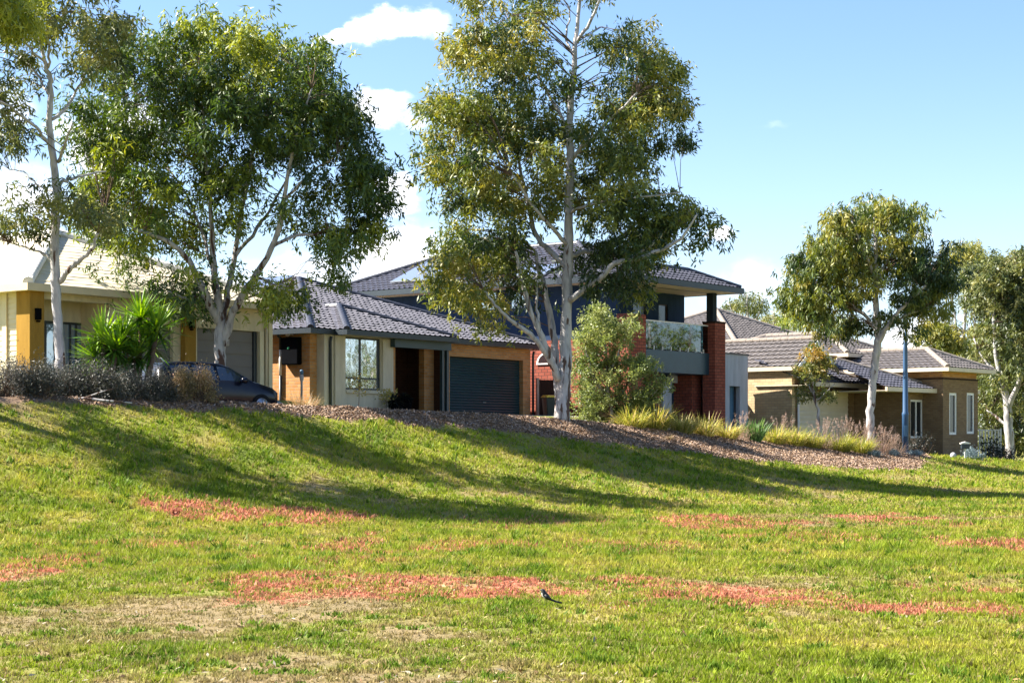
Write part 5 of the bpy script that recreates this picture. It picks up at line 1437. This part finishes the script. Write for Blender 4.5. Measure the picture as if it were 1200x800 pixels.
for (px, py, hh, lab) in ((420, 478, .85, 'young yellow green seedling below the big window'), (452, 479, .6, 'smaller yellow green seedling at the end of the rendered bay')):
    o = plant_root('seedling', lab, 'seedling', px, -.25)
    mb = MB(); mb.tube([(0, 0, -.05), (.02, 0, hh * .5), (.0, .02, hh)], [.012, .01, .006], 6); mb.build('stem', M['twig'], o)
    n = 150; P = rng.normal(size=(n, 3)) * np.array((.13, .13, hh * .17)) + np.array((0, 0, hh * .82))
    V = leaf_quads(P, unit(rng.normal(size=(n, 3)) + np.array((0, 0, .5))), np.full(n, .09), np.full(n, .04))
    me = np_mesh('foliage', V, np.arange(n * 4).reshape(-1, 4), tint_arr(n, 4, .75, .15)); link_mesh('foliage', me, M['leaf_sap'], o)
# dark garden plants by the right house
shrub('dark_bush', 'black twiggy bush under the entry window', 1078, 0, 1.0, .75, 'leaf_dark', n=1500, ln=.09, wd=.035, sticks=60, Y=79.2)
shrub('dark_bush', 'dark low bush at the foot of the right edge gum', 1178, 0, .9, .8, 'leaf_dark', n=1600, ln=.09, wd=.035, sticks=40, Y=86.5)
shrub('dark_bush', 'dark leafy plant climbing the side gate', 1160, 0, 1.35, .55, 'leaf_dark', n=420, ln=.14, wd=.08, sticks=22, Y=85.2, lumps=14)
shrub('cushion_plant', 'blue grey bush behind the letterbox', 1140, 0, .55, .6, 'leaf_blue', n=1500, ln=.07, wd=.025, sticks=0, Y=79.5, cat='shrub', lumps=7)

# ------------------------------------------------------------------ street furniture and small things
# lamp post
Yl = 76.0; Xl = wx(1061, Yl); zl = float(gz(Xl, Yl))
o = empty('street_lamp', (Xl, Yl, zl)); tag(o, 'tall blue steel lamp post right of the curved gum', 'street lamp')
mb = MB(); mb.lathe([(.135, -.2), (.135, 1.55), (.145, 1.58), (.145, 1.66), (.115, 1.72), (.095, 4.2), (.075, 5.6)], 14); mb.build('pole', M['blue_paint'], o)
mb = MB(); mb.lathe([(.072, 5.6), (.05, 7.6)], 12); mb.tube([(0, 0, 7.55), (.12, -.05, 7.9), (.6, -.3, 8.05), (1.0, -.5, 8.08)], [.048, .045, .04, .035], 8); mb.build('arm', M['blue_grey'], o)
mb = MB(); mb.prism([(.9, 8.02), (1.5, 8.06), (1.55, 8.12), (1.45, 8.2), (.95, 8.14)], 'y', -.78, -.5); mb.build('lamp_head', M['panel_frame'], o, bevel=.02)
mb = MB(); mb.box(-.06, .06, -.15, -.128, .7, 1.15); mb.build('access_hatch', M['blue_grey'], o)

# timber fences
def paling_fence(p0, p1, h, label, mat='timber_dark', post='timber_pale', first_post=True, base=-.2):
    p0, p1 = Vector(p0), Vector(p1); ln_ = (p1 - p0).length; ang = math.atan2(p1.y - p0.y, p1.x - p0.x)
    o = empty('timber_fence', p0, ang); tag(o, label, 'fence', 'timber fences between houses')
    mb = MB(); n = int(ln_ / .11)
    for i in range(n):
        mb.box(i * ln_ / n + .004, (i + 1) * ln_ / n - .004, 0, .018, base, h + rng.normal(0, .012))
    mb.build('palings', M[mat], o)
    for q in (0, ln_):
        mb = MB(); mb.box(q - .05, q + .05, -.11, -.002, base, h + .06); mb.build('post', M[post], o)
    mb = MB()
    for z_ in (.3, h * .55, h - .25): mb.box(.06, ln_ - .06, .02, .06, z_, z_ + .09)
    mb.build('rail', M['timber_dark'], o)
zf = 2.6
paling_fence((wx(629, 74.6), 74.6, zf), (wx(671, 75.4), 75.4, zf), H3.z(447, 0, 2.0) + 2.25 - zf + .1, 'dark timber fence between the teal garage and the red brick wall')
q = 2.6; A_ = Vector((H4.ox - H4.s * q - H4.c * .02, H4.oy + H4.c * q - H4.s * .02, 1.75)); B_ = A_ - Vector((H4.c, H4.s, 0)) * 2.4
paling_fence(B_, A_, 2.0, 'dark timber fence against the sand brick side wall', first_post=False)
# side gate
Yg = 86.5; o = empty('side_gate', (wx(1149, Yg), Yg, float(gz(wx(1149, Yg), Yg)))); tag(o, 'pale steel side gate of vertical slats beside the tower', 'gate')
gw_ = wx(1172, Yg) - wx(1149, Yg); gh_ = 1.55
mb = MB(); mb.box(0, gw_, 0, .05, gh_ - .06, gh_); mb.box(0, gw_, 0, .05, .08, .14); mb.box(-.07, -.002, -.01, .06, -.2, gh_ + .05); mb.box(gw_ + .002, gw_ + .07, -.01, .06, -.2, gh_ + .05); mb.build('gate_frame', M['beige_metal'], o)
mb = MB()
for i in range(6): mb.box(.04 + i * gw_ / 6, .04 + i * gw_ / 6 + .085, .012, .035, .141, gh_ - .061)
mb.build('slats', M['beige_metal'], o)
# letterbox
Yb = 78.6; o = empty('letterbox', (wx(1131, Yb), Yb, float(gz(wx(1131, Yb), Yb)))); tag(o, 'small dark letterbox with pale lid on a white post on the lawn', 'letterbox')
mb = MB(); mb.box(-.03, .03, -.03, .03, -.2, .45); mb.build('post', M['frame_white'], o)
mb = MB(); mb.box(-.17, .17, -.12, .12, .451, .66); mb.build('box', M['frame_dark'], o, bevel=.01)
mb = MB(); mb.prism([(-.2, .662), (.2, .662), (.2, .70), (0, .76), (-.2, .70)], 'y', -.15, .15); mb.build('lid', M['frame_white'], o)
mb = MB(); mb.lathe([(.10, 0), (.14, .1), (.12, .2), (.04, .26)], 10); o = mb.build('garden_stone', M['grey_render']); o.location = (wx(1117, 78.4), 78.4, float(gz(wx(1117, 78.4), 78.4)) - .02); tag(o, 'pale rounded stone left of the letterbox', 'stone')
# wheelie bin behind the tallest gum
Yw = 73.6; o = empty('wheelie_bin', (wx(645, Yw), Yw, 2.55), R(20)); tag(o, 'dark wheelie bin with yellow lid beside the tallest gum trunk', 'bin')
mb = MB(); mb.add([(-.2, -.22, 0), (.2, -.22, 0), (.2, .22, 0), (-.2, .22, 0), (-.27, -.3, .95), (.27, -.3, .95), (.27, .3, .95), (-.27, .3, .95)], [(0, 3, 2, 1), (4, 5, 6, 7), (0, 1, 5, 4), (1, 2, 6, 5), (2, 3, 7, 6), (3, 0, 4, 7)]); mb.build('bin_body', M['bin_green'], o, bevel=.02)
mb = MB(); mb.prism([(-.32, .955), (.31, .955), (.31, 1.0), (.1, 1.06), (-.32, 1.03)], 'x', -.29, .29); mb.build('lid', M['bin_yellow'], o, bevel=.015)
for s_ in (-1, 1):
    mb = MB(); mb.tube([(s_ * .29 - .03, .27, .1), (s_ * .29 + .03, .27, .1)], .1, 12); mb.build('wheel', M['tyre'], o)
# pots in the porch
for (px, b_, hh, rr, lab) in ((474, -.2, .55, .3, 'round black planter pot in the porch'), (461, -.75, .42, .2, 'small black pot at the corner of the rendered bay')):
    a_ = H2.a(px, b_); X = H2.ox + H2.c * a_ - H2.s * b_; Y = H2.oy + H2.s * a_ + H2.c * b_
    o = empty('plant_pot', (X, Y, 2.78)); tag(o, lab, 'pot')
    mb = MB(); mb.lathe([(rr * .65, -.2), (rr * .9, hh * .5), (rr, hh * .9), (rr * 1.08, hh * .92), (rr * 1.08, hh), (rr * .9, hh), (rr * .88, hh * .88)], 14); mb.build('pot', M['black'], o)
    n = 160; v = unit(rng.normal(size=(n, 3)) * np.array((1, 1, .7)) + np.array((0, 0, .8))); V, Fc = blades(np.tile((0, 0, hh * .9), (n, 1)) + v * .03, v, np.full(n, .38 if rr > .25 else .5), np.full(n, .03), np.full(n, .3))
    me = np_mesh('foliage', V, Fc, tint_arr(n, 8, .4, .2)); link_mesh('foliage', me, M['leaf_dark'], o)
# tap standpipe by the meter box
q = H2.b(353.5, -.9); X = H2.ox - H2.c * .9 - H2.s * q; Y = H2.oy - H2.s * .9 + H2.c * q
o = empty('tap_post', (X, Y, float(gz(X, Y)))); tag(o, 'short pale post with blue cap below the meter box', 'post')
zt = wz(440, Y) - float(gz(X, Y))
mb = MB(); mb.lathe([(.04, -.2), (.04, zt - .2), (.07, zt - .12), (.07, zt + .0), (.05, zt + .03)], 10); mb.build('post', M['grey_render'], o)
mb = MB(); mb.lathe([(.05, zt + .031), (.06, zt + .06), (.06, zt + .17), (.03, zt + .2)], 10); mb.build('cap', M['blue_grey'], o)

# ------------------------------------------------------------------ parked car (nose to the right)
Yc = 51.6; Xc = wx(240, Yc); zc = float(gz(Xc, Yc)) + .0
zc = wz(424, 51.0) - 1.50
car = empty('parked_car', (Xc, Yc, zc), R(44)); tag(car, 'glossy black hatchback parked behind the scrub with its nose to the right', 'car')
# stations: x, z_sill, z_belt, z_top, half width at sill, belt, top
ST = [(-2.05, .45, .80, .84, .62, .70, .60), (-1.98, .30, .92, 1.02, .76, .80, .66), (-1.86, .24, .98, 1.32, .82, .845, .60), (-1.62, .20, .98, 1.45, .845, .865, .585), (-1.1, .18, .97, 1.50, .85, .87, .60), (-.5, .18, .955, 1.505, .85, .87, .61),
      (.05, .18, .94, 1.485, .85, .87, .60), (.42, .18, .935, 1.40, .85, .87, .59), (.80, .18, .935, 1.19, .85, .868, .64), (1.12, .19, .93, .985, .85, .86, .72), (1.35, .20, .90, .935, .845, .85, .70), (1.75, .24, .80, .845, .81, .82, .66), (1.98, .30, .68, .74, .72, .74, .60), (2.10, .38, .56, .60, .50, .55, .45)]


def ring(s_):
    x, zs, zb_, zt_, ws, wb_, wt = s_
    zm = (zs + zb_) / 2
    half = [(0, zs), (ws * .8, zs), (ws, zs + .07), (wb_ * 1.01, zm), (wb_, zb_), (wt + (wb_ - wt) * .48, zb_ + (zt_ - zb_) * .5), (wt + (wb_ - wt) * .08, zt_ - (zt_ - zb_) * .10), (wt * .84, zt_ - .008), (0, zt_ + .012)]
    return [(x, y, z) for y, z in half], [(x, -y, z) for y, z in half[-2:0:-1]]


rings = []
for s_ in ST:
    a_, b_ = ring(s_); rings.append(a_ + b_)
nR = len(rings[0]); vs = [v for q in rings for v in q]; fs = []; mi = []
glass_l = []
for i in range(len(ST) - 1):
    for k in range(nR):
        k2 = (k + 1) % nR; q = (i * nR + k, (i + 1) * nR + k, (i + 1) * nR + k2, i * nR + k2)
        side = k in (4, 5) or k in (nR - 5, nR - 6)
        if side and 2 <= i <= 8: glass_l.append((i, k, q)); 
        fs.append(q)
fs.append(tuple(range(nR))); fs.append(tuple((len(ST) - 1) * nR + k for k in range(nR - 1, -1, -1)))
mb = MB(); mb.add(vs, fs, 0, True); body = mb.build('body', M['car_paint'], car)
# windows laid 8 mm proud of the body shell, with pillars left between them
def gl(name, quads, sides, off=.010, inset=.0):
    mb = MB()
    for q in quads:
        P = [Vector(p) for p in q]; nrm = (P[1] - P[0]).cross(P[3] - P[0]).normalized(); c_ = sum(P, Vector()) / 4
        if nrm.dot(c_ - Vector((c_.x * .8, 0, .7))) < 0: nrm = -nrm
        mb.add([p + nrm * off for p in P] + [p + nrm * .001 for p in P], [(0, 1, 2, 3), (0, 4, 5, 1), (1, 5, 6, 2), (2, 6, 7, 3), (3, 7, 4, 0)])
    return mb.build(name, M['car_glass'], car)


def side_pt(x, fz_, sgn):
    """point on the glasshouse side at x, fz_ 0=belt..1=roof rail"""
    for s0, s1 in zip(ST[:-1], ST[1:]):
        if s0[0] <= x <= s1[0]:
            t_ = (x - s0[0]) / (s1[0] - s0[0]); s_ = [p + (q - p) * t_ for p, q in zip(s0, s1)]
            zb_, zt_, wb_, wt = s_[2], s_[3], s_[5], s_[6]
            z5 = zb_ + (zt_ - zb_) * .5; z6 = zt_ - (zt_ - zb_) * .10
            y5 = wt + (wb_ - wt) * .48; y6 = wt + (wb_ - wt) * .08
            if fz_ < .5: y_ = wb_ + (y5 - wb_) * fz_ / .5; z_ = zb_ + (z5 - zb_) * fz_ / .5
            else: y_ = y5 + (y6 - y5) * (fz_ - .5) / .5; z_ = z5 + (z6 - z5) * (fz_ - .5) / .5
            return (x, sgn * y_, z_)


for sgn in (-1, 1):
    for (x0, x1) in ((-1.60, -.98), (-.90, -.18), (-.08, .72)):
        qs = []; xs_ = np.linspace(x0, x1, 6)
        for xa, xb in zip(xs_[:-1], xs_[1:]):
            for z_a, z_b in ((.08, .5), (.5, .88)):
                qs.append([side_pt(xa, z_a, sgn), side_pt(xb, z_a, sgn), side_pt(xb, z_b, sgn), side_pt(xa, z_b, sgn)])
        gl('window', qs, sgn)
def top_pt(x, fy):
    for s0, s1 in zip(ST[:-1], ST[1:]):
        if s0[0] <= x <= s1[0]:
            t_ = (x - s0[0]) / (s1[0] - s0[0]); zt_ = s0[3] + (s1[3] - s0[3]) * t_; wt = s0[6] + (s1[6] - s0[6]) * t_
            return (x, fy * wt * .84, zt_ - .008 + .02 * (1 - abs(fy)))
xs_ = [.45, .6, .8, .96, 1.08]
gl('windscreen', [[top_pt(xa, ya), top_pt(xb, ya), top_pt(xb, yb), top_pt(xa, yb)] for xa, xb in zip(xs_[:-1], xs_[1:]) for ya, yb in ((-.92, 0), (0, .92))], 0)
xs_ = [-1.96, -1.88, -1.76, -1.64]
gl('rear_window', [[top_pt(xa, ya), top_pt(xb, ya), top_pt(xb, yb), top_pt(xa, yb)] for xa, xb in zip(xs_[:-1], xs_[1:]) for ya, yb in ((-.9, 0), (0, .9))], 0)
for sx_ in (-1.28, 1.32):
    for sgn in (-1, 1):
        y_ = sgn * .80
        mb = MB(); mb.tube([(sx_, y_ - sgn * .10, .315), (sx_, y_ + sgn * .095, .315)], .315, 20); wh = mb.build('wheel', M['tyre'], car)
        mb = MB()
        mb.tube([(sx_, y_ + sgn * .096, .315), (sx_, y_ + sgn * .104, .315)], .21, 18)
        for k in range(5):
            t_ = k * 2 * math.pi / 5; mb.tube([(sx_, y_ + sgn * .11, .315), (sx_ + .19 * math.cos(t_), y_ + sgn * .106, .315 + .19 * math.sin(t_))], [.035, .02], 6)
        mb.build('rim', M['alloy'], wh)
for sgn in (-1, 1):
    mb = MB(); mb.tube([(1.66, sgn * .74, .72), (1.86, sgn * .66, .68), (1.98, sgn * .56, .62)], [.05, .085, .06], 10); mb.build('headlight', M['lamp_glass'], car)
    mb = MB(); mb.tube([(-1.97, sgn * .70, .78), (-1.90, sgn * .76, .92), (-1.84, sgn * .74, 1.04)], [.05, .06, .03], 8); mb.build('tail_light', M['red_plastic'], car)
    mb = MB(); mb.tube([(.62, sgn * .86, .98), (.62, sgn * .98, 1.0)], .03, 6); mb.tube([(.56, sgn * .99, 1.0), (.70, sgn * 1.01, 1.0)], [.07, .09], 8); mb.build('mirror', M['car_paint'], car)
    mb = MB(); mb.box(-.55, -.37, sgn * .882 - .008, sgn * .882 + .008, .86, .885); mb.build('door_handle', M['car_trim'], car)
mb = MB(); mb.tube([(-1.35, 0, 1.50), (-1.40, 0, 1.56), (-1.50, 0, 1.60)], [.04, .03, .012], 6); mb.build('antenna', M['lamp_white'], car)

# ------------------------------------------------------------------ the bird on the red patch
X, Y = ground_hit(641, 712)
bird = empty('bird', (X, Y, float(gz(X, Y))), R(0)); bird.scale = (.98, .98, .98); bird.location.z += .03; tag(bird, 'small black and white bird with long tail standing on the reddish grass', 'bird')
# spine from tail tip (right, low) to beak (left, up)
sp = [(.150, -.034, .022), (.095, -.022, .036), (.045, -.01, .052), (.020, 0, .068), (-.005, .0, .085), (-.028, 0, .108), (-.036, 0, .130), (-.042, 0, .146), (-.052, 0, .152), (-.064, 0, .150), (-.074, 0, .147)]
rd = [.009, .010, .011, .020, .029, .030, .024, .021, .017, .006, .0015]
mb = MB(); mb.tube(sp, rd, 12)
bm_ = []
for f_ in mb.f:
    c_ = sum((Vector(mb.v[i]) for i in f_), Vector()) / len(f_)
    n_ = c_ - Vector((0, 0, .11))
    bm_.append(1 if (-.075 < c_.x < -.006 and .055 < c_.z < .122 and (c_.x + .02) * 1.0 + (c_.z - .092) * .55 < -.012) else 0)
mb.mi = bm_
for sgn in (-1, 1):
    k = len(mb.f)
    mb.tube([(-.004, sgn * .012, .062), (.002, sgn * .013, .035), (-.008, sgn * .014, -.004)], [.005, .0022, .0022], 5); mb.tube([(-.008, sgn * .014, .003), (-.028, sgn * .016, .002)], [.0025, .0015], 5)
me_o = mb.build('body', [M['bird_black'], M['bird_white']], bird)
for sgn in (-1, 1):
    mb = MB(); mb.tube([(-.022, sgn * .024, .104), (.004, sgn * .030, .082), (.040, sgn * .020, .056)], [.012, .014, .003], 8); mb.build('wing', M['bird_black'], bird)
